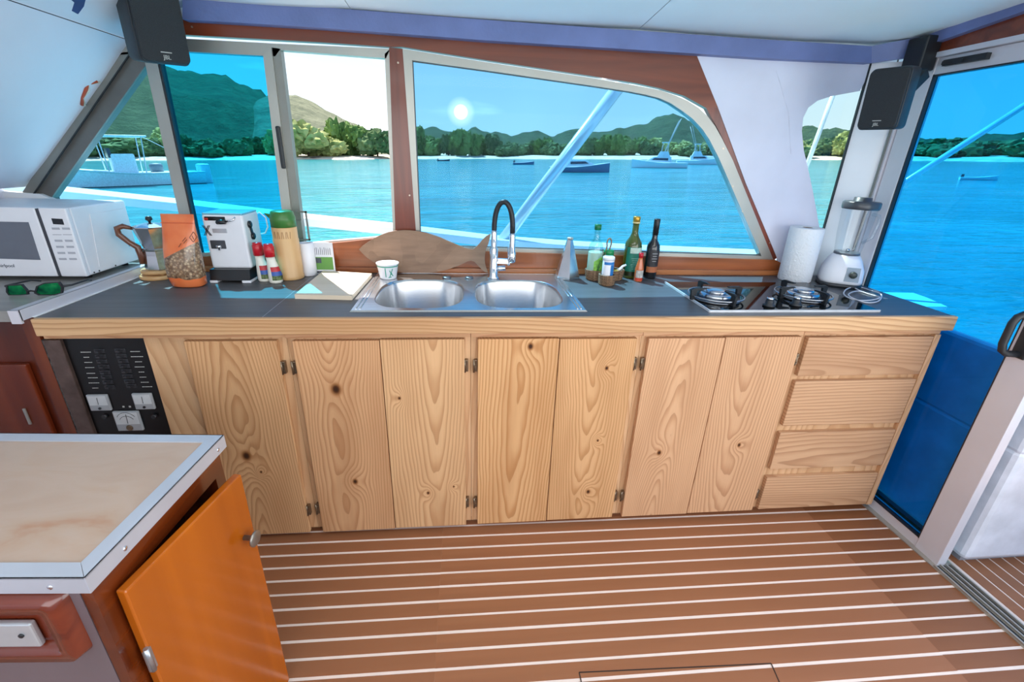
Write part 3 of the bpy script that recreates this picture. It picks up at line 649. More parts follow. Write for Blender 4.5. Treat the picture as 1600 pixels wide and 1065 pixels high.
# ================================================================== FOREGROUND CABINET (turned a few degrees)
FY = math.radians(-3.7); FO = Vector((-.541, -.50, 0)); FZ = .80
fc = thing('galley_cabinet', FO, 'low cabinet with cream laminate top, aluminium rim and orange door ajar in the foreground', 'cabinet')
fc.rotation_euler.z = FY; WL[fc] = Vector((0, 0, 0))   # parts are given in the cabinet's own frame
def top_mat():
    m, n, b, o = new_mat('cream_laminate'); t = N(n, 'ShaderNodeTexCoord')
    mp = N(n, 'ShaderNodeMapping'); link(n, t.outputs['Object'], mp.inputs[0]); mp.inputs['Scale'].default_value = (4, 9, 4); mp.inputs['Rotation'].default_value = (0, 0, .5)
    a = N(n, 'ShaderNodeTexNoise'); a.inputs['Scale'].default_value = 1.2; a.inputs['Detail'].default_value = 6; a.inputs['Distortion'].default_value = .8; link(n, mp.outputs[0], a.inputs['Vector'])
    col = ramp_n(n, a.outputs[0], [(.3, lin((180, 152, 132))), (.5, lin((188, 163, 145))), (.64, lin((184, 155, 133))), (.8, lin((176, 124, 92)))])
    link(n, col, b.inputs['Base Color']); b.inputs['Roughness'].default_value = .35; return m
FW, FD = .80, .372
MB().box((-FW, -FD+.02, FZ-.02), (-.02, -.02, FZ-.0015)).build('laminate_top', top_mat(), fc)
rim = M('rim_aluminium', (196, 200, 210), .35, .35, .03, 6)
rw = .028
def L_rim(pa, pb, ia, ib, out):
    """angle section: top flange quad with mitred ends and a lip down the outside"""
    g = MB(); z1 = FZ+.0015; z0 = FZ-.03
    g.hexa([(pa[0], pa[1], FZ-.001), (pb[0], pb[1], FZ-.001), (ib[0], ib[1], FZ-.001), (ia[0], ia[1], FZ-.001), (pa[0], pa[1], z1), (pb[0], pb[1], z1), (ib[0], ib[1], z1), (ia[0], ia[1], z1)])
    o = Vector(out)*.002; a0, b0 = Vector((pa[0], pa[1], 0)), Vector((pb[0], pb[1], 0))
    g.hexa([a0+Vector((0, 0, z0)), b0+Vector((0, 0, z0)), b0-o+Vector((0, 0, z0)), a0-o+Vector((0, 0, z0)), a0+Vector((0, 0, z1)), b0+Vector((0, 0, z1)), b0-o+Vector((0, 0, z1)), a0-o+Vector((0, 0, z1))])
    return g.build('edge_rim', rim, fc)
L_rim((0, -FD), (0, 0), (-rw, -FD+rw), (-rw, -rw), (1, 0, 0))
L_rim((-FW, -FD), (-.0006, -FD-.0004), (-FW, -FD+rw), (-rw-.0006, -FD+rw), (0, -1, 0))
L_rim((0, 0.0003), (-FW, .0003), (-rw, -rw), (-FW, -rw), (0, 1, 0))
rv = None
for (x, y, ax) in ((.0, -.03, 1), (.0, -.30, 1), (-.055, -FD, 0), (-.4, -FD, 0)):
    o = MB().lathe((0, 0, 0), [(.0045, 0), (.004, .0015), (.001, .002)], 12).build('rivet', chrome, fc, (0, 0, 0))
    o.location = (x, y, FZ-.017); o.rotation_euler = (0, math.pi/2, 0) if ax else (math.pi/2, 0, 0)
front_m = M('mauve_laminate', (112, 98, 102), .35, 0, .06, 5, coat=.2)
red_v = streak('varnished_red', (70, 23, 7), (112, 46, 12), .22, 1, 1.2, coat=.6)
bx = -.012
MB().box((-FW, -FD+.012, 0), (bx-.02, -FD+.02, FZ-.0205)).build('front_panel', front_m, fc)
MB().box((-FW, -.02, 0), (bx-.02, -.012, FZ-.0205)).build('back_panel', red_v, fc)
# side frame with door opening
g = MB(); y0, y1 = -FD+.012, -.012
g.box((bx-.018, y0, FZ-.085), (bx, y1, FZ-.0305)); g.box((bx-.018, y0, .0), (bx, y0+.045, FZ-.085)); g.box((bx-.018, y1-.03, 0), (bx, y1, FZ-.085)); g.box((bx-.018, y0, 0), (bx, y1, .03))
g.build('side_frame', red_v, fc)
MB().box((-FW, -FD+.021, .03), (bx-.03, -.021, .045)).build('bottom_board', red_v, fc)
# the door, ajar, hinged at the near end
org = streak('orange_varnish', (164, 80, 6), (190, 98, 12), .22, 2, .7, coat=.4)
dw = .298
d = MB().box((0, 0, 0), (.018, dw, .705), .003).build('door', org, fc, (0, 0, 0))
d.location = (bx+.003, y0+.028, .02); d.rotation_euler.z = math.radians(-6.5); WL[d] = Vector((0, 0, 0))
g = MB(); g.lathe((0, 0, 0), [(.006, 0), (.006, .022), (.018, .024), (.0185, .027), (.016, .029), (.002, .030)], 24)
k = g.build('knob', M('pewter', (150, 144, 136), .35, .8), d, (0, 0, 0)); k.location = (.018, dw-.035, .555); k.rotation_euler.y = math.pi/2
g = MB(); g.tube([(0, 0, -.028), (0, 0, .028)], .0045, 10); g.box((-.001, 0, -.025), (.002, .007, .025)); g.box((-.003, -.006, -.025), (0, 0, .025))
h = g.build('hinge', M('zinc', (176, 178, 182), .3, .8), d, (0, 0, 0)); h.location = (.018, -.003, .545)
h2 = h.copy(); COL.objects.link(h2); h2.location = (.018, -.003, .10)
# moulded latch frame on the front
def rrect(cx, cz, w, h, r, y, n=5):
    pts = []
    for (sx, sz, a0) in ((1, 1, 0), (-1, 1, 90), (-1, -1, 180), (1, -1, 270)):
        for i in range(n+1):
            t = math.radians(a0+90*i/n); pts.append((cx+sx*(w/2-r)+r*math.cos(t), y, cz+sz*(h/2-r)+r*math.sin(t)))
    return pts
FYf = -FD+.012
cxl, czl, wl_, hl = -.165, FZ-.105, .235, .142
r0, r1, r2, r3 = rrect(cxl, czl, wl_, hl, .018, FYf), rrect(cxl, czl, wl_-.012, hl-.012, .014, FYf-.022), rrect(cxl, czl, wl_-.055, hl-.055, .008, FYf-.022), rrect(cxl, czl, wl_-.07, hl-.07, .004, FYf-.006)
MB().loft([r0, r1, r2, r3], cap=False).build('latch_frame', streak('frame_red', (88, 30, 16), (126, 52, 28), .22, 0, 1.5, coat=.6), fc)
MB().box((cxl-(wl_-.07)/2, FYf-.006, czl-(hl-.07)/2), (cxl+(wl_-.07)/2, FYf-.002, czl+(hl-.07)/2)).build('recess_back', MATS['frame_red'], fc)
lp = MB().box((cxl-.02, FYf-.018, czl-.036), (cxl+.060, FYf-.008, czl+.016), .003).build('latch_plate', M('latch_alu', (206, 210, 214), .3, .5), fc)
k = MB().lathe((0, 0, 0), [(.004, 0), (.004, .002), (.0005, .002)], 14).build('keyhole', black_pl, lp, (0, 0, 0)); WLp = lp.location
k.location = Vector((cxl+.040, FYf-.018, czl-.008))-lp.location; k.rotation_euler.x = math.pi/2

# ================================================================== SPEAKERS
def speaker(label, zc, px, py, ang, tilt, roll, bracket, scl=1.):
    c = Vector(CAM)+Vector(ray(px, py))/F*zc
    t = thing('loudspeaker', c, label, 'speaker', 'black cabin loudspeakers'); WL[t] = Vector((0, 0, 0))
    n = Vector((math.cos(math.radians(ang)), math.sin(math.radians(ang)), -math.tan(math.radians(tilt)))).normalized()
    q = n.to_track_quat('-Y', 'Z'); t.rotation_euler = (q.to_matrix() @ Matrix.Rotation(math.radians(roll), 3, 'Y')).to_euler(); t.scale = (scl, scl, scl)
    w, h, dp = .15, .235, .15
    def rr(s, y, sh=1.): return [(x*sh, y, z) for x, _, z in rrect(0, 0, w*s, h*s, .018, 0, 4)]
    MB().loft([rr(.97, .0), rr(1., .008), rr(1., dp*.55), rr(.94, dp*.75, .86), rr(.82, dp, .72)], smooth=True).build('housing', M('speaker_black', (40, 43, 48), .5, var=.08, bump=.1, bscale=300), t, (0, 0, 0))
    MB().loft([rr(.96, -.0), rr(.955, -.008), rr(.92, -.012)], smooth=True).build('grille', M('grille_black', (30, 33, 38), .6, var=.2, scale=400, bump=.3, bscale=500), t, (0, 0, 0))
    MB().box((-.016, -.0135, -.083), (.016, -.012, -.080)).build('stripe', pr_m, t, (0, 0, 0))
    text('logo', 'JBL', .017, pr_m, t, (0, -.0128, -.096), (1, 0, 0), (0, 0, 1))
    MB().bar((0, dp, .0), bracket, .03, .04).build('bracket', black_pl, t, (0, 0, 0))
    return t
speaker('black loudspeaker hanging over the slanted window pillar', 1.47, 247, 35, -40, 8, -3, (-.02, .2, .12))
speaker('black loudspeaker mounted on the white corner post', 1.62, 1381, 155, -152, 4, 0, (.03, .26, .10), .84)
br = at(1432, 85, 'X', 1.72)
tag(MB().box((br.x-.02, br.y-.05, br.z-.06), (br.x+.045, br.y+.035, br.z+.055), .006).build('corner_bracket', M('bracket_black', (26, 28, 32), .4), None), 'black metal corner bracket above the speaker at the door head', 'bracket')

# ================================================================== COUNTER ITEMS
# ---- microwave
mwz = .951
mo = thing('microwave', (-1.55, .45, .938), 'white microwave oven with grey door window on the side counter', 'microwave')
MX1 = -1.342; MX0 = -1.765; MY0 = .312; MY1 = .598; MT = 1.186
MB().box((MX0, MY0+.012, mwz), (MX1, MY1, MT), .006).build('housing', white_pl, mo)
MB().box((MX0, MY0-.006, mwz), (-1.437, MY0+.0115, MT), .004).build('door', white_pl, mo)
dwn = MB().prism(P([(-60, 345), (44, 347), (63, 406), (-60, 402)], 'Y', MY0-.0075), (0, .003, 0)).build('door_window', M('mw_glass', (104, 108, 120), .2, 0, .03), [o for o in mo.children if o.name.startswith('door')][0])
MB().box((-1.4365, MY0-.004, mwz+.003), (-1.427, MY0+.0115, MT-.003)).build('door_gap', M('gap_grey', (62, 64, 72), .5), mo)
cp = MB().box((-1.4265, MY0-.006, mwz), (MX1, MY0+.0115, MT), .004).build('control_panel', white_pl, mo)
MB().prism(P([(80, 341), (97, 342), (100, 351), (83, 350)], 'Y', MY0-.0075), (0, .003, 0)).build('display', M('display_black', (14, 18, 28), .1), cp)
kp = M('key_print', (176, 178, 188), .6)
for i in range(6):
    for j in range(2):
        p = at(87+i*2.2+j*16, 357+i*9.5, 'Y', MY0-.0068); MB().box((p.x-.012, p.y, p.z-.0035), (p.x+.012, p.y+.001, p.z+.0035)).build('key', kp, cp) if i not in (1,) else MB().box((p.x-.014, p.y, p.z-.0012), (p.x+.014, p.y+.001, p.z+.0012)).build('key', kp, cp)
text('brand_mark', 'Whirlpool', .016, M('mark_grey', (96, 100, 112), .5), [o for o in mo.children if o.name.startswith('door')][0], at(6, 415, 'Y', MY0-.0066), (1, 0, 0), (0, 0, 1))
MB().prism([(MX1+.0005, MY0+.06, mwz+.02), (MX1+.0005, MY1-.02, mwz+.02), (MX1+.0005, MY1-.02, MT-.03), (MX1+.0005, MY0+.09, MT-.03)], (.002, 0, 0)).build('side_panel', white_pl, mo)
MB().box((MX1+.001, MY1-.05, mwz+.062), (MX1+.003, MY1-.012, mwz+.071)).build('tape', M('cyan_tape', (40, 160, 190), .5), mo)
for x in (MX0+.05, MX1-.04):
    for y in (MY0+.05, MY1-.04): MB().lathe((x, y, .9352), [(.012, 0), (.012, .0157)], 12).build('foot', black_pl, mo)
for y in (MY0+.03, MY0+.055, MY0+.14):
    o = MB().lathe((0, 0, 0), [(.003, 0), (.003, .0015), (.0004, .0015)], 8).build('side_screw', black_pl, mo, (0, 0, 0)); place(o, (MX1, y, mwz+.007), mo); o.rotation_euler.y = math.pi/2
# ---- sunglasses
sg0 = at(58, 462, 'Z', .936)
sg = thing('sunglasses', (sg0.x, sg0.y, .936), 'black sunglasses with green mirrored lenses on the side counter', 'sunglasses')
def glens(pxs, n=0):
    pts = [at(x, y, 'Y', sg0.y) for x, y in pxs]; return pts
lm, ln_, lb_, lo = new_mat('green_mirror'); tcx = N(ln_, 'ShaderNodeTexCoord'); nz = N(ln_, 'ShaderNodeTexNoise'); nz.inputs['Scale'].default_value = 22; link(ln_, tcx.outputs['Object'], nz.inputs['Vector'])
link(ln_, ramp_n(ln_, nz.outputs[0], [(.35, lin((20, 86, 70))), (.55, lin((40, 190, 110))), (.7, lin((120, 230, 150)))]), lb_.inputs['Base Color']); lb_.inputs['Metallic'].default_value = .9; lb_.inputs['Roughness'].default_value = .08
for pts in ([(9, 445), (34, 444), (42, 453), (44, 460), (30, 464), (14, 464), (9, 456)], [(53, 458), (56, 447), (68, 442), (92, 440), (98, 448), (97, 458), (84, 462), (60, 462)]):
    q = P(pts, 'Y', sg0.y); cq = sum(q, Vector())/len(q)
    for v in q: v.z = max(v.z, .9375)
    inn = [cq+(v-cq)*.86 for v in q]
    MB().ring(q, inn, (0, .006, 0)).build('rim', black_pl, sg); MB().prism([v+Vector((0, .002, 0)) for v in inn], (0, .002, 0)).build('lens', lm, sg)
a, b = at(43, 455, 'Y', sg0.y), at(54, 455, 'Y', sg0.y); MB().tube([a, (a+b)/2+Vector((0, 0, .002)), b], .003, 8).build('bridge', black_pl, sg)
e1 = at(98, 447, 'Y', sg0.y); e0 = at(9, 447, 'Y', sg0.y)
MB().tube([e1, e1+Vector((.012, .02, -.001)), e1+Vector((.01, .09, -.002)), e1+Vector((-.004, .12, -.012))], [.004, .003, .0025, .003], 8).build('temple', black_pl, sg)
MB().tube([e0, e0+Vector((-.006, .02, -.001)), e0+Vector((.0, .09, -.004)), e0+Vector((.006, .115, -.013))], [.004, .003, .0025, .003], 8).build('temple', black_pl, sg)
# ---- coasters + moka pot
wood_l = streak('light_wood', (196, 150, 98), (216, 172, 120), .45, 0, 3, coat=.1)
wx, wy = -1.212, .487
MB_ = lambda: MB()
o1 = tag(MB().lathe((wx, wy, CT+.0005), [(.066, 0), (.068, .004), (.068, .012), (.065, .015), (.001, .015)], 40).build('wooden_trivet', wood_l), 'lower round wooden trivet under the moka pot', 'trivet', 'stacked round trivets')
tv = thing('wooden_trivet', (wx+.004, wy, CT+.0158), 'upper round wooden trivet holding the moka pot', 'trivet', 'stacked round trivets')
MB().lathe((wx+.004, wy, CT+.0225), [(.060, 0), (.062, .003), (.062, .010), (.059, .013), (.001, .013)], 40).build('disc', wood_l, tv)
for t in (.6, 2.2, 3.8, 5.4): MB().lathe((wx+.004+.04*math.cos(t), wy+.04*math.sin(t), CT+.0158), [(.007, 0), (.007, .0066)], 10).build('peg', wood_l, tv)
mz = CT+.0362; mk = thing('moka_pot', (wx+.01, wy, mz), 'faceted aluminium moka pot with brown handle on wooden trivets', 'coffee pot')
mx, my = wx+.012, wy
fa8 = dict(seg=8, smooth=False, rot=math.pi/8)
al_p = M('polished_aluminium', (200, 200, 204), .16, 1., .03)
MB().lathe((mx, my, mz), [(.052, 0), (.053, .004), (.045, .055), (.0435, .072), (.046, .074)], **fa8).build('boiler', al_p, mk)
MB().lathe((mx, my, mz+.074), [(.046, 0), (.046, .005), (.041, .008), (.042, .012), (.061, .085), (.059, .086)], **fa8).build('jug', al_p, mk)
MB().hexa([(mx+.04, my-.018, mz+.13), (mx+.052, my-.004, mz+.13), (mx+.052, my+.004, mz+.13), (mx+.04, my+.018, mz+.13), (mx+.04, my-.022, mz+.161), (mx+.068, my-.003, mz+.163), (mx+.068, my+.003, mz+.163), (mx+.04, my+.022, mz+.161)]).build('spout', al_p, mk)
lid = MB().lathe((mx, my, mz+.1605), [(.060, 0), (.060, .003), (.02, .014), (.001, .015)], 8, False, rot=math.pi/8).build('lid', al_p, mk)
br_h = streak('brown_bakelite', (96, 54, 36), (126, 76, 52), .3, 2, 2)
MB().lathe((mx, my, mz+.1755), [(.004, 0), (.005, .006), (.012, .012), (.010, .022), (.002, .025)], 14).build('lid_knob', black_pl, lid)
hx_, hd_ = mx-.045, Vector((-.94, -.34, 0))
hp = [Vector((mx, my, mz+.155))+hd_*.055, Vector((mx, my, mz+.165))+hd_*.085, Vector((mx, my, mz+.158))+hd_*.104, Vector((mx, my, mz+.135))+hd_*.104, Vector((mx, my, mz+.105))+hd_*.080, Vector((mx, my, mz+.085))+hd_*.058, Vector((mx, my, mz+.05))+hd_*.054, Vector((mx, my, mz+.02))+hd_*.058]
MB().tube(hp, [.006, .010, .011, .011, .010, .012, .012, .008], 10).build('handle', br_h, mk)
# ---- granola pouch
def pouch_mat():
    m, n, b, o = new_mat('granola_pouch'); t = N(n, 'ShaderNodeTexCoord'); sp = N(n, 'ShaderNodeSeparateXYZ'); link(n, t.outputs['Object'], sp.inputs[0])
    vo = N(n, 'ShaderNodeTexVoronoi'); vo.inputs['Scale'].default_value = 115; link(n, t.outputs['Object'], vo.inputs['Vector'])
    oat = ramp_n(n, vo.outputs['Color'], [(.1, lin((82, 58, 40))), (.35, lin((176, 140, 104))), (.6, lin((206, 178, 142))), (.85, lin((150, 110, 80)))])
    oat = mix_n(n, ramp_n(n, vo.outputs['Distance'], [(.2, (0, 0, 0)), (.6, (.7, .7, .7))]), oat, lin((96, 70, 52)))
    ns = N(n, 'ShaderNodeTexNoise'); ns.inputs['Scale'].default_value = 14; link(n, t.outputs['Object'], ns.inputs['Vector'])
    og = ramp_n(n, ns.outputs[0], [(.3, lin((224, 104, 52))), (.7, lin((240, 132, 78)))])
    zz = math_n(n, 'ADD', sp.outputs[2], math_n(n, 'MULTIPLY', math_n(n, 'ABSOLUTE', math_n(n, 'SUBTRACT', sp.outputs[0], -.004)), 0.9))
    ftop = math_n(n, 'GREATER_THAN', math_n(n, 'SUBTRACT', sp.outputs[2], math_n(n, 'MULTIPLY', sp.outputs[0], .5)), .134)
    fbot = math_n(n, 'LESS_THAN', math_n(n, 'ADD', sp.outputs[2], math_n(n, 'MULTIPLY', math_n(n, 'SUBTRACT', ns.outputs[0], .5), .03)), .036)
    f = math_n(n, 'MAXIMUM', ftop, fbot)
    link(n, mix_n(n, f, oat, og), b.inputs['Base Color']); b.inputs['Roughness'].default_value = .22; b.inputs['Coat Weight'].default_value = .5
    bp = N(n, 'ShaderNodeBump'); bp.inputs['Strength'].default_value = .3; bp.inputs['Distance'].default_value = .004; link(n, ns.outputs[0], bp.inputs['Height']); link(n, bp.outputs[0], b.inputs['Normal']); return m
gp = at(296, 446, 'Z', CT); gz = CT+.0005
gb = thing('granola_pouch', (gp.x, gp.y, CT), 'orange stand-up pouch of granola with a clear window beside the coffee machine', 'bag')
def sec(w, d_, z, dx, e=2.6, n=28): return [(gp.x+dx+w*math.copysign(abs(math.cos(t))**(2/e), math.cos(t)), gp.y+d_*math.copysign(abs(math.sin(t))**(2/e), math.sin(t)), gz+z) for t in [2*math.pi*i/n for i in range(n)]]
MB().loft([sec(.045, .030, 0, .006), sec(.056, .040, .006, .004), sec(.062, .043, .04, .0), sec(.062, .041, .09, .002), sec(.060, .034, .14, .005), sec(.058, .020, .19, .010), sec(.056, .008, .226, .013), sec(.056, .003, .236, .014), sec(.056, .0022, .262, .016)]).build('pouch', pouch_mat(), gb)
dk = M('pouch_print', (110, 44, 14), .5)
g = MB()
for (x0, y0, x1, y1) in ((296, 371, 302, 362), (302, 362, 308, 370), (308, 370, 302, 378), (302, 378, 296, 371), (300, 368, 303, 374), (285, 377, 290, 371), (287, 380, 292, 374), (279, 386, 283, 380)):
    g.bar(at(x0, y0, 'Y', gp.y-.0345), at(x1, y1, 'Y', gp.y-.0345), .0018, .001, (0, 1, 0))
pm = g.build('printed_mark', dk, gb)
MB().box((gp.x-.042, gp.y-.0075, gz+.230), (gp.x+.068, gp.y-.0055, gz+.233)).build('zip_seal', M('zip_orange', (214, 96, 50), .3), gb)
# ---- espresso machine
em = thing('espresso_machine', (-.92, .50, CT), 'white espresso machine with X emblem and black drip tray', 'coffee machine')
ex0, ex1, ey0, ey1 = -.985, -.835, .432, .572; et = 1.158
MB().box((ex0+.004, ey0, CT+.05), (ex1, ey1, et), .008).build('housing', white_pl, em)
MB().hexa([(ex0+.004, ey0-.034, CT+.010), (ex1, ey0-.034, CT+.010), (ex1, ey1, CT+.010), (ex0+.004, ey1, CT+.010), (ex0+.004, ey0-.022, CT+.0505), (ex1, ey0-.022, CT+.0505), (ex1, ey1, CT+.0495), (ex0+.004, ey1, CT+.0495)]).build('drip_tray', M('tray_black', (26, 28, 32), .3), em)
MB().box((ex0+.002, ey0-.036, CT+.0005), (ex0+.03, ey1, CT+.0105), .002).build('foot', white_pl, em); MB().box((ex1-.03, ey0-.036, CT+.0005), (ex1+.002, ey1, CT+.0105), .002).build('foot', white_pl, em)
MB().box((ex0+.006, ey0+.003, et-.002), (ex1-.002, ey1-.002, et+.006), .003).build('top_tray', M('top_cyan', (120, 178, 196), .2), em)
bl = M('appliance_black', (24, 26, 30), .25)
def fr(name, x0, y0, x1, y1, m, Y=ey0-.002, par=em, bev=.002, th=.004):
    a, b = at(x0, y0, 'Y', Y), at(x1, y1, 'Y', Y); return MB().box((a.x, Y, b.z), (b.x, Y+th, a.z), bev).build(name, m, par)
fr('head_strip', 318, 338, 352, 345, bl); rl = fr('status_light', 318, 340, 325, 344, M('red_lamp', (190, 50, 44), .3), Y=ey0-.0035)
rec = fr('brew_recess', 327, 375, 354, 389, M('recess_grey', (66, 68, 74), .3), bev=.006, th=.006)
pp = at(341, 384, 'Y', ey0-.01); MB().lathe((pp.x, ey0-.006, pp.z-.018), [(.004, 0), (.006, .008), (.010, .012), (.010, .02)], 14).build('nozzle', chrome, em)
fr('name_plate', 331, 357, 355, 364, M('plate_silver', (186, 188, 194), .3, .5), bev=.004, th=.003)
sp_ = at(346, 348, 'Y', ey0-.014); MB().tube([(sp_.x-.018, ey0-.010, sp_.z), (sp_.x-.004, ey0-.014, sp_.z+.003), (sp_.x+.014, ey0-.012, sp_.z+.003)], [.007, .009, .008], 12).build('lever_knob', bl, em)
MB().tube([(sp_.x+.01, ey0-.010, sp_.z+.002), (sp_.x+.04, ey0-.006, sp_.z+.01), (sp_.x+.046, ey0, sp_.z+.02)], .0035, 8).build('lever', chrome, em)
g = MB(); xc = at(323, 360, 'Y', ey0-.003)
for s in (-1, 1):
    for dx in (-.0025, .0025): g.bar((xc.x-.011*s+dx, ey0-.0015, xc.z-.019), (xc.x+.011*s+dx, ey0-.0015, xc.z+.019), .0016, .003, (0, 1, 0))
g.build('x_emblem', bl, em)
for i, (yy, zz) in enumerate(((.475, 1.118), (.487, 1.072))):
    o = MB().lathe((0, 0, 0), [(.014, 0), (.014, .006), (.010, .009), (.001, .009)], 18).build('side_port', bl, em, (0, 0, 0)); place(o, (ex1, yy, zz), em); o.rotation_euler.y = math.pi/2
MB().bar((ex1+.003, .477, 1.112), (ex1+.003, .485, 1.078), .012, .005, (1, 0, 0)).build('port_bridge', bl, em)
cb = at(408, 343, 'Y', .58)
tag(MB().tube([(cb.x-.03, .585, cb.z+.015), (cb.x-.005, .588, cb.z+.028), (cb.x+.016, .588, cb.z+.008), (cb.x+.018, .588, cb.z-.03), (cb.x+.004, .588, cb.z-.055), (cb.x-.02, .588, cb.z-.06)], .003, 8).build('power_cord', white_pl), 'white cord looping behind the espresso machine', 'cord')
# ---- red capped sauce bottles
def sauce(px, py, label):
    p = at(px, py, 'Z', CT); t = thing('sauce_bottle', (p.x, p.y, CT), label, 'bottle', 'white sauce bottles with red caps')
    z = CT+.0005
    def s2(w, d_, zz, dx): return [(p.x+dx+w*math.cos(q), p.y+d_*math.sin(q), z+zz) for q in [2*math.pi*i/24 for i in range(24)]]
    MB().loft([s2(.022, .019, 0, 0), s2(.0255, .021, .005, 0), s2(.026, .0205, .03, -.0), s2(.021, .018, .06, -.003), s2(.0165, .016, .085, -.006), s2(.016, .0155, .102, -.008)]).build('body', M('sauce_white', (236, 232, 220), .35), t)
    MB().lathe((p.x-.008, p.y, z+.1022), [(.019, 0), (.019, .038), (.0165, .041), (.0165, .048), (.001, .049)], 24).build('cap', M('red_cap', (196, 30, 44), .3), t)
    lb = MB(); lr = M('label_blue', (46, 84, 160), .4); 
    def arc(w, d_, z0, z1, dx0, dx1, m, nm):
        a = [math.radians(v) for v in range(-100, 21, 12)]
        r0 = [(p.x+dx0+w[0]*math.cos(q), p.y+d_[0]*math.sin(q), z+z0) for q in a]; r1 = [(p.x+dx1+w[1]*math.cos(q), p.y+d_[1]*math.sin(q), z+z1) for q in a]
        MB().loft([r0, r1], cap=False, closed=False).build(nm, m, t)
    arc((.0268, .0268), (.0216, .0212), .012, .030, 0, 0, M('label_olive', (88, 104, 62), .4, 0, .6, 90), 'label')
    arc((.0268, .0238), (.0212, .0196), .030, .046, 0, -.0015, lr, 'label_band'); arc((.0238, .0208), (.0196, .0180), .046, .064, -.0015, -.0035, M('label_red', (190, 34, 44), .4), 'label_top')
    return t
sauce(415, 438.5, 'white sauce bottle with red cap, the one nearer the espresso machine'); sauce(432, 441, 'white sauce bottle with red cap, the one nearer the bamboo flask')
# ---- flask
fp = at(456, 434, 'Z', CT); ft = thing('vacuum_flask', (fp.x, fp.y, CT), 'bamboo coloured vacuum flask with green pouring lid', 'flask')
bam = streak('bamboo', (206, 160, 108), (222, 180, 128), .4, 2, 2, coat=.1)
MB().lathe((fp.x, fp.y, CT+.0005), [(.047, 0), (.049, .004), (.049, .014), (.0475, .018), (.0475, .158), (.046, .160), (.046, .203), (.044, .206)], 32).build('body', bam, ft)
gr = M('flask_green', (62, 116, 52), .35, var=.03)
MB().lathe((fp.x, fp.y, CT+.2066), [(.046, 0), (.046, .036), (.043, .044), (.041, .056), (.036, .060), (.001, .061)], 32).build('lid', gr, ft)
MB().hexa([(fp.x-.035, fp.y-.012, CT+.235), (fp.x-.05, fp.y-.004, CT+.238), (fp.x-.05, fp.y+.004, CT+.238), (fp.x-.035, fp.y+.012, CT+.235), (fp.x-.035, fp.y-.014, CT+.252), (fp.x-.066, fp.y-.004, CT+.256), (fp.x-.066, fp.y+.004, CT+.256), (fp.x-.035, fp.y+.014, CT+.252)]).build('spout', gr, ft)
eg = M('engraving', (168, 122, 78), .5)
g = MB(); k = 0
for i in range(9):
    a = math.radians(-125+i*9.5); zz = CT+.165
    g.bar((fp.x+.0462*math.cos(a), fp.y+.0462*math.sin(a), zz), (fp.x+.0462*math.cos(a+.05*(-1)**i), fp.y+.0462*math.sin(a+.05*(-1)**i), zz+.026), .002, .001, (math.cos(a), math.sin(a), 0))
g.build('engraved_letters', eg, ft)
# ---- white roll, printed packets
wr_ = at(484, 429, 'Z', CT); tag(MB().lathe((wr_.x, wr_.y, CT+.0005), [(.030, 0), (.031, .002), (.031, .132), (.029, .134), (.012, .134), (.012, .05)], 28).build('paper_roll', white_pl), 'plain white upright roll between the flask and the leaflets', 'paper roll')
for i, (dx, lab, colr) in enumerate(((0., 'green and white printed leaflet leaning behind the cutting board', (96, 150, 66)), (-.018, 'white leaflet with dark edge just behind the green printed one', (120, 60, 74)))):
    p = at(508, 428, 'Z', CT); y0 = .545+.012*i; x0 = p.x-.040+dx
    lf = thing('leaflet', (x0+.04, y0, CT), lab, 'leaflet', 'printed leaflets')
    MB().hexa([(x0, y0, CT+.0008), (x0+.086, y0, CT+.0008), (x0+.086, y0+.003, CT+.0008), (x0, y0+.003, CT+.0008), (x0-.004, y0+.018, CT+.13), (x0+.080, y0+.018, CT+.13), (x0+.080, y0+.021, CT+.13), (x0-.004, y0+.021, CT+.13)]).build('sheet', M('paper_white', (226, 226, 232), .5), lf)
    def on_l(u, v): return Vector((x0+.086*u-.004*v, y0+.018*v-.0006, CT+.13*v))
    g = MB(); g.prism([on_l(.08, .15), on_l(.92, .15), on_l(.92, .55), on_l(.08, .55)], (0, .0004, 0)) if i == 0 else g.prism([on_l(0, .02), on_l(.12, .02), on_l(.12, .95), on_l(0, .95)], (0, .0004, 0)); g.build('colour_block', M('leaf_col_%d' % i, colr, .5), lf)
    if i == 0:
        MB().prism([on_l(.1, .36), on_l(.38, .36), on_l(.38, .52), on_l(.1, .52)], (0, -.0004, 0)).build('dark_square', M('leaf_dark', (70, 76, 84), .5), lf)
        for k in range(9): MB().prism([on_l(.1+.09*k, .62), on_l(.13+.09*k, .62), on_l(.13+.09*k, .62+.25*random.uniform(.5, 1)), on_l(.1+.09*k, .85)], (0, -.0003, 0)).build('print_line', M('leaf_print', (120, 122, 130), .6), lf)
        MB().prism([on_l(.05, .03), on_l(.95, .03), on_l(.95, .11), on_l(.05, .11)], (0, -.0003, 0)).build('barcode', M('leaf_bar', (90, 92, 96), .6, 0, .6, 160), lf)
# ---- cutting board
cbd = tag(MB().prism([(-.600, .19, CT+.0006), (-.402, .175, CT+.0006), (-.392, .50, CT+.0006), (-.600, .545, CT+.0006)], (0, 0, .016)).build('cutting_board', streak('pale_board', (214, 196, 172), (226, 212, 192), .5, 0, 2., coat=0)), 'pale wooden cutting board lying left of the sink', 'cutting board')
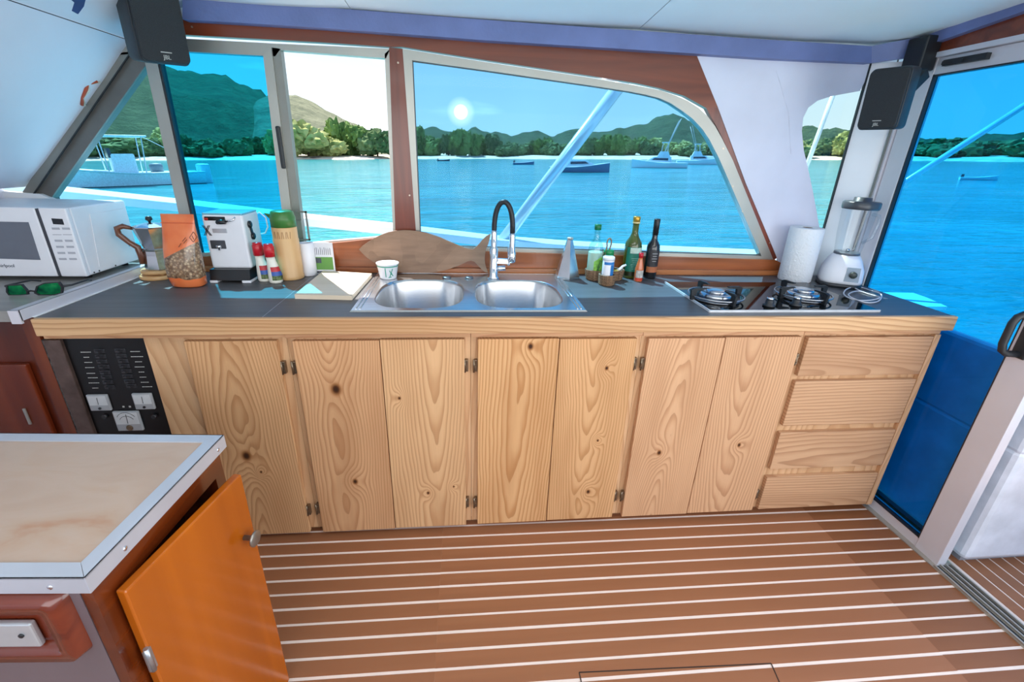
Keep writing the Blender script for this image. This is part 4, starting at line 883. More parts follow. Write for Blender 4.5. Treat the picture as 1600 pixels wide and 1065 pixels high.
# ---- fish shaped board
fz = [(88, 335), (110, 312), (150, 285), (190, 260), (230, 240), (280, 222), (330, 212), (380, 208), (430, 210), (480, 216), (530, 226), (575, 240), (620, 255), (660, 273), (700, 290), (740, 307), (780, 322), (812, 331), (840, 333), (862, 315), (880, 298), (900, 272), (925, 248), (955, 232), (950, 258), (938, 300), (925, 330), (917, 365), (915, 400), (918, 430), (925, 455), (937, 490), (915, 482), (895, 466), (870, 440), (848, 416), (825, 409), (800, 414), (780, 425), (740, 443), (700, 457), (660, 470), (620, 479), (580, 486), (540, 489), (490, 490), (450, 489), (380, 486), (330, 478), (280, 462), (220, 438), (180, 416), (140, 388), (110, 360)]
fpx = [(540+x/4.21, 310+y/4.21) for x, y in fz]
lean = []
for (x, y) in fpx:
    a = at(x, y, 'Y', .552); yy = .548+.026*max(0, (a.z-CT))/.18; a = at(x, y, 'Y', yy); a.z = max(a.z, CT+.0055); lean.append(a)
def fish_mat():
    m, n, b, o = new_mat('fish_wood'); t = N(n, 'ShaderNodeTexCoord'); mp = N(n, 'ShaderNodeMapping'); link(n, t.outputs['Object'], mp.inputs[0]); mp.inputs['Scale'].default_value = (5, 5, 26)
    a = N(n, 'ShaderNodeTexNoise'); a.inputs['Scale'].default_value = 1.5; a.inputs['Detail'].default_value = 5; link(n, mp.outputs[0], a.inputs['Vector'])
    br_ = N(n, 'ShaderNodeTexVoronoi'); br_.inputs['Scale'].default_value = 9; br_.distance = 'CHEBYCHEV'; link(n, t.outputs['Object'], br_.inputs['Vector'])
    c = ramp_n(n, a.outputs[0], [(.3, lin((122, 92, 72))), (.7, lin((156, 122, 98)))])
    c = mix_n(n, .28, c, ramp_n(n, br_.outputs['Color'], [(.1, lin((112, 84, 64))), (.9, lin((172, 136, 108)))]))
    link(n, c, b.inputs['Base Color']); b.inputs['Roughness'].default_value = .55; return m
tag(MB().prism(lean, (0, .010, 0)).build('fish_board', fish_mat()), 'fish shaped wooden board leaning against the window sill behind the sink', 'board')
# ---- paper cup
pc = at(607, 434, 'Z', ZR); cu = thing('paper_cup', (pc.x, pc.y, ZR), 'white paper cup with green print on the sink edge', 'cup')
MB().lathe((pc.x, pc.y, ZR+.0008), [(.032, 0), (.033, .002), (.043, .058), (.0455, .060), (.0455, .064), (.0425, .064), (.040, .058), (.031, .006), (.001, .006)], 32).build('cup_wall', white_pl, cu)
tl = M('teal_print', (36, 150, 128), .5); g = MB()
def cupp(a, z): r_ = .0335+(.0435-.0335)*z/.058+.0006; return Vector((pc.x+r_*math.cos(math.radians(a)), pc.y+r_*math.sin(math.radians(a)), ZR+z))
for (a0, z0_, a1, z1_) in ((-95, .012, -95, .05), (-72, .012, -62, .030), (-62, .030, -55, .046), (-72, .040, -60, .022), (-50, .015, -62, .03), (-80, .01, -60, .012)): g.bar(cupp(a0, z0_), cupp(a1, z1_), .003, .001, (0, -1, 0))
g.build('print', tl, cu)
MB().lathe((pc.x, pc.y, ZR+.052), [(.0428, 0), (.0436, .004)], 32, cap=False).build('rim_band', tl, cu)
# ---- metal cone grater
gc = at(886, 434, 'Z', CT); gt = thing('cone_grater', (gc.x, gc.y, CT), 'tapered stainless grater standing right of the sink', 'grater')
MB().lathe((gc.x, gc.y, CT+.0006), [(.055, 0), (.055, .012), (.013, .166), (.011, .168)], 6, False, rot=.5).build('body', M('grater_steel', (200, 202, 206), .25, 1.), gt)
MB().lathe((gc.x, gc.y, CT+.1688), [(.014, 0), (.014, .006), (.010, .008)], 6, False, rot=.5).build('top_cap', alu, gt)
g = MB()
for i in range(15):
    z = .02+i*.0088; f = (z-.012)/.154; ap = (.055+(.013-.055)*f)*math.cos(math.pi/6)+.0006
    a = .5+math.pi/6-math.pi/3*2 if False else .5-math.pi/6; n_ = Vector((math.cos(a), math.sin(a), .22)); tdir = Vector((-math.sin(a), math.cos(a), 0)); hw = (.055+(.013-.055)*f)*.42
    cpt = Vector((gc.x+ap*math.cos(a), gc.y+ap*math.sin(a), CT+z)); g.bar(cpt-tdir*hw, cpt+tdir*hw, .002, .0014, n_)
g.build('grating_teeth', M('teeth_dark', (110, 112, 116), .3, .9), gt)
# ---- wicker baskets and condiments
wick = M('wicker', (134, 104, 78), .7, 0, .3, 160, bump=.4, bscale=200)
def basket(name, cx, cy, a, b, h, label):
    t = thing(name, (cx, cy, CT), label, 'basket', 'brown wicker baskets')
    MB().lathe((cx, cy, CT+.0006), [(1, 0), (1, .004), (.05, .004)], 32, sx=a*.93, sy=b*.93).build('base', wick, t)
    n = 28; rows = 7
    for r_ in range(rows):
        z = CT+.006+(h-.008)*r_/(rows-1); s = .94+.08*r_/(rows-1); pts = []
        for i in range(n*2+1):
            q = 2*math.pi*i/(n*2); w = .0016*math.cos(q*n+math.pi*(r_ % 2)); pts.append((cx+(a*s+w)*math.cos(q), cy+(b*s+w)*math.sin(q), z))
        MB().tube(pts, .0034, 6, cap=False).build('weave_strand', wick, t)
    for i in range(n):
        q = 2*math.pi*i/n; MB().tube([(cx+a*.94*math.cos(q), cy+b*.94*math.sin(q), CT+.003), (cx+a*1.02*math.cos(q), cy+b*1.02*math.sin(q), CT+h)], .002, 5).build('stake', wick, t)
    return t
bk = at(943, 436, 'Z', CT); bcx, bcy = bk.x+.0, .487
basket('wicker_basket', bcx, bcy, .082, .045, .045, 'large oval wicker basket holding the lime juice bottle and green jar')
sb = at(945, 444, 'Z', CT); sbx, sby = sb.x+.004, .400
basket('wicker_basket', sbx, sby, .031, .031, .044, 'small round wicker basket holding the blue and white salt tub')
def bottle(name, px, y, z, prof, mat, label, extra=(), cap=None, capm=None, X=None, grp=None):
    x = at(px, 420, 'Y', y).x if X is None else X
    t = thing(name, (x, y, z), label, 'bottle', grp)
    MB().lathe((x, y, z+.0006), prof, 28).build('glass_body', mat, t)
    if cap: MB().lathe((x, y, z+.0006), cap, 24).build('cap', capm, t)
    for nm, r0, z0, z1, m, a0, a1 in extra:
        a = [math.radians(v) for v in np.linspace(a0, a1, 22)]
        MB().loft([[(x+r0*math.cos(q), y+r0*math.sin(q), z+z0) for q in a], [(x+r0*math.cos(q), y+r0*math.sin(q), z+z1) for q in a]], cap=False, closed=False).build(nm, m, t)
    return t, x
def zat(px, py, y): return at(px, py, 'Y', y).z
zb_ = CT+.006
lj, lx = bottle('juice_bottle', 928, .49, zb_, [(.030, 0), (.032, .004), (.032, .125), (.028, .145), (.016, .165), (.0125, .18), (.0125, .205)], pane_mat('cloudy_glass', (.80, .93, .90), .08), 'clear lime juice bottle with green cap in the large basket', cap=[(.0145, .206), (.0145, .228), (.001, .229)], capm=M('cap_green', (20, 110, 62), .35))
MB().lathe((lx, .49, zb_+.001), [(.029, 0), (.0305, .004), (.0305, .11), (.029, .114), (.001, .114)], 24).build('juice', M('lime_juice', (212, 222, 206), .4, 0, .03), lj)
a = [math.radians(v) for v in np.linspace(-110, -10, 16)]
MB().loft([[(lx+.0328*math.cos(q), .49+.0328*math.sin(q), zb_+.012) for q in a], [(lx+.0328*math.cos(q), .49+.0328*math.sin(q), zb_+.098-.02*abs(i-8)/8) for i, q in enumerate(a)]], cap=False, closed=False).build('label', M('lime_label', (128, 178, 66), .45, 0, .35, 60), lj)
text('label_text', 'LIMON', .018, M('label_dark_green', (20, 84, 44), .5), lj, (lx+.012, .49-.0345, zb_+.055), (.25, .05, 1), (-1, -.2, .25))
jr = thing('spice_jar', (lx+.055, .502, zb_), 'green spice jar with bright green cap behind the salt tub', 'jar'); jx = lx+.062
MB().lathe((jx, .502, zb_+.0006), [(.024, 0), (.025, .003), (.025, .09), (.02, .095)], 24).build('body', M('jar_green', (38, 96, 66), .35, 0, .2, 60), jr)
MB().lathe((jx, .502, zb_+.0962), [(.022, 0), (.022, .022), (.019, .025), (.001, .025)], 24).build('cap', M('jar_cap', (26, 132, 74), .35), jr)
zs_ = CT+.0052
stb = thing('salt_tub', (sbx, sby, zs_), 'white and blue salt tub in the small basket', 'tub')
MB().lathe((sbx, sby, zs_), [(.022, 0), (.0235, .003), (.0235, .098), (.0225, .1)], 28).build('body', white_pl, stb)
MB().lathe((sbx, sby, zs_+.1002), [(.0245, 0), (.0245, .011), (.022, .014), (.001, .014)], 28).build('lid', white_pl, stb)
a = [math.radians(v) for v in np.linspace(-80, 20, 16)]; MB().loft([[(sbx+.0239*math.cos(q), sby+.0239*math.sin(q), zs_+z) for q in a] for z in (.012, .082)], cap=False, closed=False).build('blue_label', M('salt_blue', (38, 116, 186), .4), stb)
a = [math.radians(v) for v in np.linspace(-150, 20, 22)]; MB().loft([[(sbx+.0238*math.cos(q), sby+.0238*math.sin(q), zs_+z) for q in a] for z in (.0825, .094)], cap=False, closed=False).build('label_band', MATS['salt_blue'], stb)
# spoon handle loop
so = at(950, 384, 'Y', .492); g = MB(); pts = []
for t in np.linspace(-.6, math.pi+.6, 15): pts.append((so.x+.0095*math.cos(t)+.004, .492, so.z+.020*math.sin(t)+.012))
pts = [(lx+.036, .492, zb_+.01)]+pts[::-1]+[(lx+.038, .493, zb_+.01)]
tag(MB().tube(pts, .0032, 8).build('utensil', M('wooden_loop', (132, 112, 94), .6)), 'twisted looped utensil handle sticking up from the large basket', 'utensil')
sh = at(967, 412, 'Y', .45)
vy = thing('lemon_squeezer', (bcx+.052, .478, zb_), 'small yellow and white squeezer lying in the large basket', 'squeezer')
MB().lathe((bcx+.048, .474, CT+.034), [(.002, -.028), (.014, -.02), (.017, 0), (.012, .010), (.002, .014)], 18).build('bulb', M('lemon_yellow', (226, 208, 96), .4), vy)
MB().tube([(bcx+.05, .474, CT+.044), (bcx+.062, .474, CT+.048), (bcx+.074, .474, CT+.062), (bcx+.088, .474, CT+.068)], [.007, .006, .005, .004], 10).build('spout', white_pl, vy)
# olive oil, hot sauce, balsamic
ol, ox = bottle('oil_bottle', 985, .535, CT, [(.034, 0), (.037, .004), (.037, .135), (.034, .155), (.02, .178), (.0135, .195), (.0135, .235)], M('olive_glass', (74, 84, 26), .12, 0, .1, 10, coat=.5), 'green olive oil bottle with teal label and gold cap',
    extra=(('label', .0376, .032, .138, M('teal_label', (26, 118, 98), .4, 0, .08, 30), -150, 10), ('label_top', .038, .112, .136, M('pale_label', (190, 214, 200), .4, 0, .1, 40), -125, -25), ('label_foot', .0378, .012, .03, M('foot_dark', (34, 40, 18), .3), -150, 10)),
    cap=[(.0155, .2355), (.0155, .262), (.014, .264), (.001, .264)], capm=M('gold_cap', (196, 152, 62), .3, .7))
MB().lathe((ox, .535, CT+.2365), [(.0158, 0), (.0158, .006)], 24, cap=False).build('neck_band', M('cap_pale', (222, 206, 150), .4), ol)
for k in range(6): 
    w = .012+.004*(k % 3); MB().bar((ox-w+.004, .535-.0385, CT+.045+k*.009), (ox+w+.004, .535-.0385, CT+.045+k*.009), .002, .0006, (0, 1, 0)).build('print_line', M('label_lines', (140, 190, 176), .5), ol)
ba, bx_ = bottle('vinegar_bottle', 1016, .522, CT, [(.027, 0), (.0285, .004), (.0285, .13), (.026, .148), (.013, .168), (.0115, .18), (.0115, .205)], M('dark_glass', (22, 22, 26), .12, coat=.5), 'tall dark vinegar bottle with black neck and orange-footed label',
    extra=(('label', .0291, .05, .128, M('black_label', (44, 42, 46), .4, 0, .25, 50), -150, 0), ('label_foot', .0292, .03, .055, M('orange_label', (176, 104, 66), .4, 0, .1, 40), -150, 0)), cap=[(.0128, .190), (.0132, .255), (.012, .257), (.001, .257)], capm=M('cap_black', (30, 28, 32), .4))
for k in range(4): w = .009+.003*(k % 2); MB().bar((bx_-w, .522-.0298, CT+.08+k*.011), (bx_+w, .522-.0298, CT+.08+k*.011), .003, .0006, (0, 1, 0)).build('print_line', M('label_greys', (150, 148, 150), .5), ba)
ho, hxx = bottle('hot_sauce_bottle', 999, .462, CT, [(.0165, 0), (.018, .003), (.018, .055), (.015, .068), (.009, .095), (.008, .102)], M('sauce_orange', (206, 110, 62), .2, 0, .08, 30, coat=.5), 'small hot sauce bottle with red cap in front of the dark vinegar bottle',
    extra=(('label', .0184, .018, .05, M('grey_label', (190, 186, 180), .5, 0, .2, 80), -150, 10), ('label_foot', .0183, .006, .017, M('sauce_red', (196, 62, 40), .4), -150, 10)), cap=[(.0095, .1025), (.0095, .122), (.001, .123)], capm=MATS['red_cap'])
# ---- gas hob
HX0, HX1, HY0, HY1 = .853, 1.508, .036, .428; HZ_ = CT+.007
hb = thing('gas_hob', ((HX0+HX1)/2, (HY0+HY1)/2, CT), 'black glass two burner gas hob with chrome rim', 'stove')
MB().box((HX0, HY0, CT+.0004), (HX1, HY1, HZ_), .0015).build('glass_plate', M('black_glass', (6, 7, 8), .04, 0, .02, spec=.35), hb)
g = MB()
for a, b in (((HX0, HY0), (HX1, HY0)), ((HX0, HY0), (HX0, HY1))): g.bar((a[0], a[1], CT+.0045), (b[0], b[1], CT+.0045), .005, .008)
g.build('metal_rim', M('rim_bright', (226, 228, 232), .3, .3), hb)
iron = M('cast_iron', (26, 28, 32), .5, 0, .1, 60); brass_c = M('burner_steel', (196, 198, 204), .22, 1.)
def burner(bx, by):
    b0 = MB().lathe((bx, by, HZ_+.0003), [(.088, 0), (.092, .003), (.086, .007), (.07, .006), (.062, .004), (.001, .004)], 36).build('burner', M('drip_ring', (120, 122, 128), .25, .9), hb)
    MB().lathe((bx, by, HZ_+.0048), [(.056, 0), (.058, .012), (.052, .017), (.046, .018), (.001, .018)], 32).build('flame_ring', brass_c, b0)
    MB().lathe((bx, by, HZ_+.0232), [(.036, 0), (.038, .006), (.034, .010), (.018, .012), (.001, .012)], 28).build('burner_cap', brass_c, b0)
    for i in range(4):
        q = math.pi/2*i+.15; c, s = math.cos(q), math.sin(q); t = Vector((-s, c, 0)); 
        pr_ = [(.108, .0), (.112, .038), (.100, .044), (.050, .044), (.048, .040), (.088, .034), (.092, .0)]
        MB().prism([Vector((bx+r_*c, by+r_*s, HZ_+.0005+z))-t*.005 for r_, z in pr_], t*.010).build('pan_support', iron, b0)
    pts = [(bx+.100*math.cos(q), by+.100*math.sin(q), HZ_+.016) for q in [2*math.pi*i/36 for i in range(37)]]
    MB().tube(pts, .0035, 6, cap=False).build('support_ring', M('ring_steel', (170, 172, 178), .25, .9), b0)
b1 = at(1118, 462, 'Z', HZ_+.01); b2 = at(1254, 460, 'Z', HZ_+.01)
burner(b1.x, b1.y); burner(b2.x, b2.y)
for px, py in ((1201, 478), (1243, 477)):
    p = at(px, py, 'Z', HZ_); k = MB().lathe((p.x, p.y, HZ_+.0003), [(.021, 0), (.021, .006), (.015, .009), (.014, .022), (.012, .025), (.001, .025)], 24).build('knob', black_pl, hb)
    MB().lathe((p.x, p.y, HZ_+.0255), [(.0125, 0), (.0125, .005), (.011, .007), (.001, .007)], 24).build('knob_cap', chrome, k)
# ---- paper towel roll
tr_ = at(1238, 436, 'Z', CT); trt = thing('paper_towel_roll', (tr_.x, tr_.y, CT), 'white paper towel roll standing between the hob and the blender', 'paper towel')
paper = M('towel_paper', (236, 238, 242), .8, 0, .015, 8, bump=.4, bscale=120)
TRX, TRY = tr_.x, .50
MB().lathe((TRX, TRY, CT+.0006), [(.066, 0), (.068, .003), (.068, .232), (.066, .235), (.021, .235), (.020, .20)], 40).build('roll', paper, trt)
MB().lathe((TRX, TRY, CT+.195), [(.0195, 0), (.0195, .0405), (.018, .0405), (.018, 0)], 20, cap=False).build('core', M('cardboard', (130, 110, 92), .8), trt)
# ---- blender
bp_ = at(1310, 440, 'Z', CT); BX, BY = 1.655, .425
bd = thing('blender', (BX, BY, CT), 'white countertop blender with clear jug and dark lid by the corner post', 'blender')
bdir = Vector((-.5, -.86, 0)).normalized(); bside = Vector((.86, -.5, 0))
def bsec(a, b, z, e=3.6, n=32, off=0.):
    out = []
    for i in range(n):
        t = 2*math.pi*i/n; u = a*math.copysign(abs(math.cos(t))**(2/e), math.cos(t)); v = b*math.copysign(abs(math.sin(t))**(2/e), math.sin(t))
        out.append(Vector((BX, BY, CT+z))+bside*u+bdir*(v+off))
    return out
MB().loft([bsec(.080, .080, .0006), bsec(.083, .083, .004), bsec(.083, .083, .016), bsec(.080, .080, .018)]).build('foot_ring', M('foot_black', (36, 38, 44), .4), bd)
MB().loft([bsec(.080, .080, .0185), bsec(.081, .081, .03), bsec(.077, .077, .075), bsec(.062, .062, .115, 3), bsec(.052, .052, .132, 2.4), bsec(.050, .050, .136, 2.2)]).build('motor_base', white_pl, bd)
fpn = Vector((BX, BY, 0))+bdir*.0795
cpn = MB(); q = [fpn+bside*.002+Vector((0, 0, CT+.032)), fpn+bside*.055+Vector((0, 0, CT+.032)), fpn+bside*.052-bdir*.0065+Vector((0, 0, CT+.092)), fpn+bside*.004-bdir*.0065+Vector((0, 0, CT+.092))]
cpn.prism(q, bdir*.004); cpo = cpn.build('control_plate', M('plate_grey', (140, 156, 172), .35), bd)
kn = MB().lathe((0, 0, 0), [(.014, 0), (.014, .010), (.012, .013), (.001, .013)], 20).build('dial', M('dial_dark', (60, 66, 62), .35), bd, (0, 0, 0)); place(kn, fpn+bside*.029+bdir*.002+Vector((0, 0, CT+.063)), bd); kn.rotation_euler = bdir.to_track_quat('Z', 'Y').to_euler()
jug = pane_mat('jug_clear', (.93, .95, .96), .07)
MB().loft([bsec(.047, .047, .1365, 2.), bsec(.050, .050, .155, 2.), bsec(.058, .058, .22, 2.), bsec(.064, .064, .325, 2.)], cap=False).build('jug', jug, bd)
MB().loft([bsec(.049, .049, .1368, 2.), bsec(.049, .049, .146, 2.)]).build('jug_collar', M('collar_grey', (96, 100, 108), .3), bd)
g = MB(); hs_ = bside*.85-bdir*.3
pts = [Vector((BX, BY, CT+.305))+hs_*.062, Vector((BX, BY, CT+.30))+hs_*.095, Vector((BX, BY, CT+.27))+hs_*.102, Vector((BX, BY, CT+.21))+hs_*.092, Vector((BX, BY, CT+.185))+hs_*.056]
g.tube(pts, .007, 8).build('handle', jug, bd)
MB().loft([bsec(.067, .067, .3255, 2.), bsec(.069, .069, .333, 2.), bsec(.069, .069, .352, 2.), bsec(.064, .064, .357, 2.), bsec(.034, .034, .358, 2.), bsec(.032, .032, .372, 2.), bsec(.002, .002, .373, 2.)]).build('lid', M('lid_grey', (72, 76, 82), .3), bd)
g = MB(); g.bar(Vector((BX, BY, CT+.150))-bside*.02, Vector((BX, BY, CT+.156))+bside*.02, .006, .002); g.lathe((BX, BY, CT+.1465), [(.008, 0), (.006, .012), (.001, .013)], 10); g.build('blade', chrome, bd)
# ---- loose cord of the blender
cz = CT+.0035; pts = []
for (x, y) in [(1305, 447), (1320, 446), (1345, 455), (1366, 462), (1374, 467), (1360, 470), (1335, 468), (1318, 461), (1325, 452), (1345, 449), (1362, 455), (1376, 462), (1372, 471), (1350, 472), (1325, 463), (1340, 456), (1360, 460)]:
    p = at(x, y, 'Z', cz); pts.append(p)
def smooth(pts, n=6):
    out = []; P_ = [pts[0]]+pts+[pts[-1]]
    for i in range(1, len(P_)-2):
        for k in range(n):
            t = k/n; a, b, c, d_ = P_[i-1], P_[i], P_[i+1], P_[i+2]
            out.append(.5*((2*b)+(c-a)*t+(2*a-5*b+4*c-d_)*t*t+(3*b-a-3*c+d_)*t**3))
    out.append(pts[-1]); return out
sp2 = smooth(pts); 
for i, p in enumerate(sp2): p.z = cz+.006*(.5+.5*math.sin(i*.31))
MB().tube(sp2, .0026, 7).build('power_cord', M('cord_grey', (206, 206, 214), .4), bd)['label'] = 'pale coiled cord'

# ================================================================== OUTSIDE ON OUR BOAT
def swept(pts, w, h, name, m, par=None):
    rings = []
    for i, p in enumerate(pts):
        p = Vector(p); rings.append([p+Vector((0, a, b)) for a, b in ((-w/2, -h/2), (w/2, -h/2), (w/2, h/2), (-w/2, h/2))])
    return MB().loft(rings, smooth=False).build(name, m, par)
gw = thing('gunwale_rail', (0, .95, .6), 'white painted side rail running outside the cabin windows', 'railing')
pts = [at(x, y, 'Y', .95) for x, y in ((-60, 280), (90, 300), (300, 322), (450, 340), (610, 357), (660, 363), (770, 376), (880, 384), (1000, 391), (1200, 399))]
swept(pts, .15, .036, 'rail', gel, gw)
for px, z in ((632, 1.03), (1225, .90)):
    p = at(px, 300, 'Y', .95); MB().tube([(p.x, .95, .66), (p.x, .95, z)], .012, 10).build('stanchion', gel, gw)
tag(MB().box((-2.6, .672, .5), (1.86, 1.05, .66), .02).build('side_deck', gel), 'white side deck outside below the cabin windows', 'deck')
def strut(a, b, r, label, ext=(0, 0), Y=.95):
    A_, B_ = at(*a, 'Y', Y), at(*b, 'Y', Y); d_ = B_-A_
    return tag(MB().tube([A_-d_*ext[0], B_+d_*ext[1]], r, 16).build('support_strut', M('strut_white', (236, 238, 240), .2, .2)), label, 'strut', 'white flybridge struts')
strut((965, 138), (790, 370), .030, 'thick white strut slanting across the large window', (.25, .45))
strut((1301, 150), (1264, 250), .011, 'thin white strut seen through the small clear window', (.3, 1.6))
strut((1600, 165), (1405, 290), .017, 'white strut slanting behind the blue sliding door glass', (.6, .9), 1.2)
# cockpit: sole with stripes, white locker
ck = st(MB().box((1.86, -2.3, -.04), (3.6, .9, -.0125)).build('floor_cockpit', caulk), 'striped cockpit sole outside the door')
ck.name = 'floor_2'
p0 = MB().box((-.023, -1.6, -.003), (.023, 1.6, 0)).build('plank', teak, None, (0, 0, 0)); f_ = True
for i in range(30):
    o = p0 if f_ else p0.copy(); 
    if not f_: COL.objects.link(o)
    f_ = False; place(o, (1.895+i*SP, -.7, -.010), ck)
lk = thing('cockpit_locker', (2.25, .1, -.01), 'white moulded locker standing in the cockpit outside the sliding door', 'locker')
MB().box((1.872, -.30, .02), (2.75, .60, .515), .02).build('body', M('locker_white', (226, 228, 238), .35), lk)
MB().box((1.925, -.306, .515), (2.76, .61, .53), .006).build('lid', gel, lk); MB().box((1.872, -.30, .50), (1.92, .60, .815), .015).build('coaming', MATS['locker_white'], lk)
MB().box((1.90, -.27, -.0095), (2.7, .57, .02)).build('plinth', M('plinth_grey', (150, 152, 160), .5), lk)
qp = P([(1365, 461), (1425, 462), (1445, 469), (1478, 484), (1440, 484), (1400, 478)], 'Z', .66)
tag(MB().prism(qp, (0, 0, .02)).build('quarter_deck', gel), 'small white corner of the aft side deck seen past the counter end', 'deck')
# ================================================================== SEA, SHORE, HILLS
E_R = (bearing(860)-bearing(740)); E_R = (E_R-UP*E_R.dot(UP)).normalized(); E_N = UP.cross(E_R).normalized()
SEA0 = Vector(CAM)-UP*SEA
def ext(e, n, u): return SEA0+E_R*e+E_N*n+UP*u
def water_mat():
    m, n, b, o = new_mat('sea_water'); t = N(n, 'ShaderNodeTexCoord')
    mp = N(n, 'ShaderNodeMapping'); link(n, t.outputs['Object'], mp.inputs[0]); mp.inputs['Scale'].default_value = (.45, 1.1, 1)
    h = None
    for sc_, w, dt in ((.22, 1., 3), (.9, .6, 4), (3.6, .22, 3)):
        x = N(n, 'ShaderNodeTexNoise'); x.inputs['Scale'].default_value = sc_; x.inputs['Detail'].default_value = dt; x.inputs['Distortion'].default_value = .4; link(n, mp.outputs[0], x.inputs['Vector'])
        y = math_n(n, 'MULTIPLY', x.outputs[0], w); h = y if h is None else math_n(n, 'ADD', h, y)
    col = ramp_n(n, math_n(n, 'MULTIPLY', h, .58), [(.35, (.008, .20, .24)), (.55, (.024, .29, .33)), (.75, (.09, .42, .45))])
    link(n, col, b.inputs['Base Color']); b.inputs['Roughness'].default_value = .12; b.inputs['IOR'].default_value = 1.33
    bp = N(n, 'ShaderNodeBump'); bp.inputs['Strength'].default_value = .7; bp.inputs['Distance'].default_value = .35; b.inputs['Specular IOR Level'].default_value = .36; link(n, h, bp.inputs['Height']); link(n, bp.outputs[0], b.inputs['Normal']); return m
g = MB(); nr = 24; rad = [0]+[3*1.45**i for i in range(18)]; rings = []
for r_ in rad[1:]: rings.append([ext(r_*math.cos(2*math.pi*i/72), r_*math.sin(2*math.pi*i/72), 0) for i in range(72)])
g.loft(rings, cap=False, smooth=True); g.lathe((0, 0, 0), [(0.001, 0), (0.002, 0)], 3, cap=False); g.v[-6:] = [tuple(ext(0, 0, -.001))]*6
g.f = [f for f in g.f[:72*17]]; g.sm = g.sm[:72*17]; g.mi = g.mi[:72*17]; g.v = g.v[:72*18]
kk = len(g.v); g.f.append(tuple(range(72))); g.sm.append(True); g.mi.append(0)
wat = tag(g.build('sea', water_mat(), None, SEA0), 'turquoise rippled water of the bay', 'water', kind='stuff')
def fol_mat(name, a, b_, c, sc_=.6, rough=.9, bd_=.8):
    if name in MATS: return MATS[name]
    m, n, bs, o = new_mat(name); t = N(n, 'ShaderNodeTexCoord'); oi = N(n, 'ShaderNodeObjectInfo')
    x = N(n, 'ShaderNodeTexNoise'); x.inputs['Scale'].default_value = sc_; x.inputs['Detail'].default_value = 8; x.inputs['Roughness'].default_value = .75; link(n, t.outputs['Object'], x.inputs['Vector'])
    col = ramp_n(n, x.outputs[0], [(.34, lin(a)), (.5, lin(b_)), (.66, lin(c))])
    col = mix_n(n, math_n(n, 'MULTIPLY', oi.outputs['Random'], .35), col, lin(c))
    link(n, col, bs.inputs['Base Color']); bs.inputs['Roughness'].default_value = rough; bs.inputs['Specular IOR Level'].default_value = .1
    bp = N(n, 'ShaderNodeBump'); bp.inputs['Strength'].default_value = 1.; bp.inputs['Distance'].default_value = bd_; link(n, x.outputs[0], bp.inputs['Height']); link(n, bp.outputs[0], bs.inputs['Normal'])
    MATS[name] = m; return m
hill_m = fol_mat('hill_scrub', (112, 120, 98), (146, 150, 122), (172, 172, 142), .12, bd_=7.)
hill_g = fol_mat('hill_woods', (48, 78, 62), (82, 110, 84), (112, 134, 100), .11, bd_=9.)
def hill(name, label, sil, d, front, m, amp):
    """ridge standing at distance d whose crest follows the listed outline, sloping to the water"""
    sil = sorted(sil); xs_ = np.arange(sil[0][0], sil[-1][0]+1, 6.); crest = np.interp(xs_, [s[0] for s in sil], [s[1] for s in sil])
    rows = []
    for x, cy in zip(xs_, crest):
        H_ = height_at(x, cy, d)-.4; row = []
        for k in range(13):
            f = k/9; dd = d-front*(1-f) if f <= 1 else d+front*1.2*(f-1); hh = H_*math.sin(min(f, 1)*math.pi/2)**.8 if f <= 1 else H_*(1-.5*(f-1)*2)
            p = sea(x, dd, max(-.5, hh)); q = noise.fractal(p*.035, 1., 2., 4)*amp*min(1, hh/6+.1)
            row.append(p+UP*q)
        rows.append(row)
    return tag(MB().loft(rows, cap=False, smooth=True, closed=False).build(name, m), label, 'hill')
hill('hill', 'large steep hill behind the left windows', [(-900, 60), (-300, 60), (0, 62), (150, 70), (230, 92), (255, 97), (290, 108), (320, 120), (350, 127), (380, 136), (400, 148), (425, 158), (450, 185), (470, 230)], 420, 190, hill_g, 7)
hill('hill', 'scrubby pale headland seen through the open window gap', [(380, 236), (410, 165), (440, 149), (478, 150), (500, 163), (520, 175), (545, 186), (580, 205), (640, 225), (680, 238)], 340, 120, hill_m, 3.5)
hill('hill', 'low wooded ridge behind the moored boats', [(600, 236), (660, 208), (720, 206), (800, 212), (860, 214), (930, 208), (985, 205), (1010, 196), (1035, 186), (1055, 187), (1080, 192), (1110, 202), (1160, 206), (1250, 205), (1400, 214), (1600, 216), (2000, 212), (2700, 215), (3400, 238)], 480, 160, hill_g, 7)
# beach
sand = M('beach_sand', (214, 196, 172), .9, 0, .12, .3)
rows = []
for x in np.arange(-1200, 3600, 30.):
    dd = 188+6*math.sin(x*.011)+4*math.sin(x*.043)
    rows.append([sea(x, dd, -.15), sea(x, dd+3, .35), sea(x, dd+10, 1.0), sea(x, dd+30, 1.5), sea(x, dd+160, 2.)])
tag(MB().loft(rows, cap=False, smooth=True, closed=False).build('beach', sand), 'pale sandy beach along the far shore', 'beach', kind='structure')
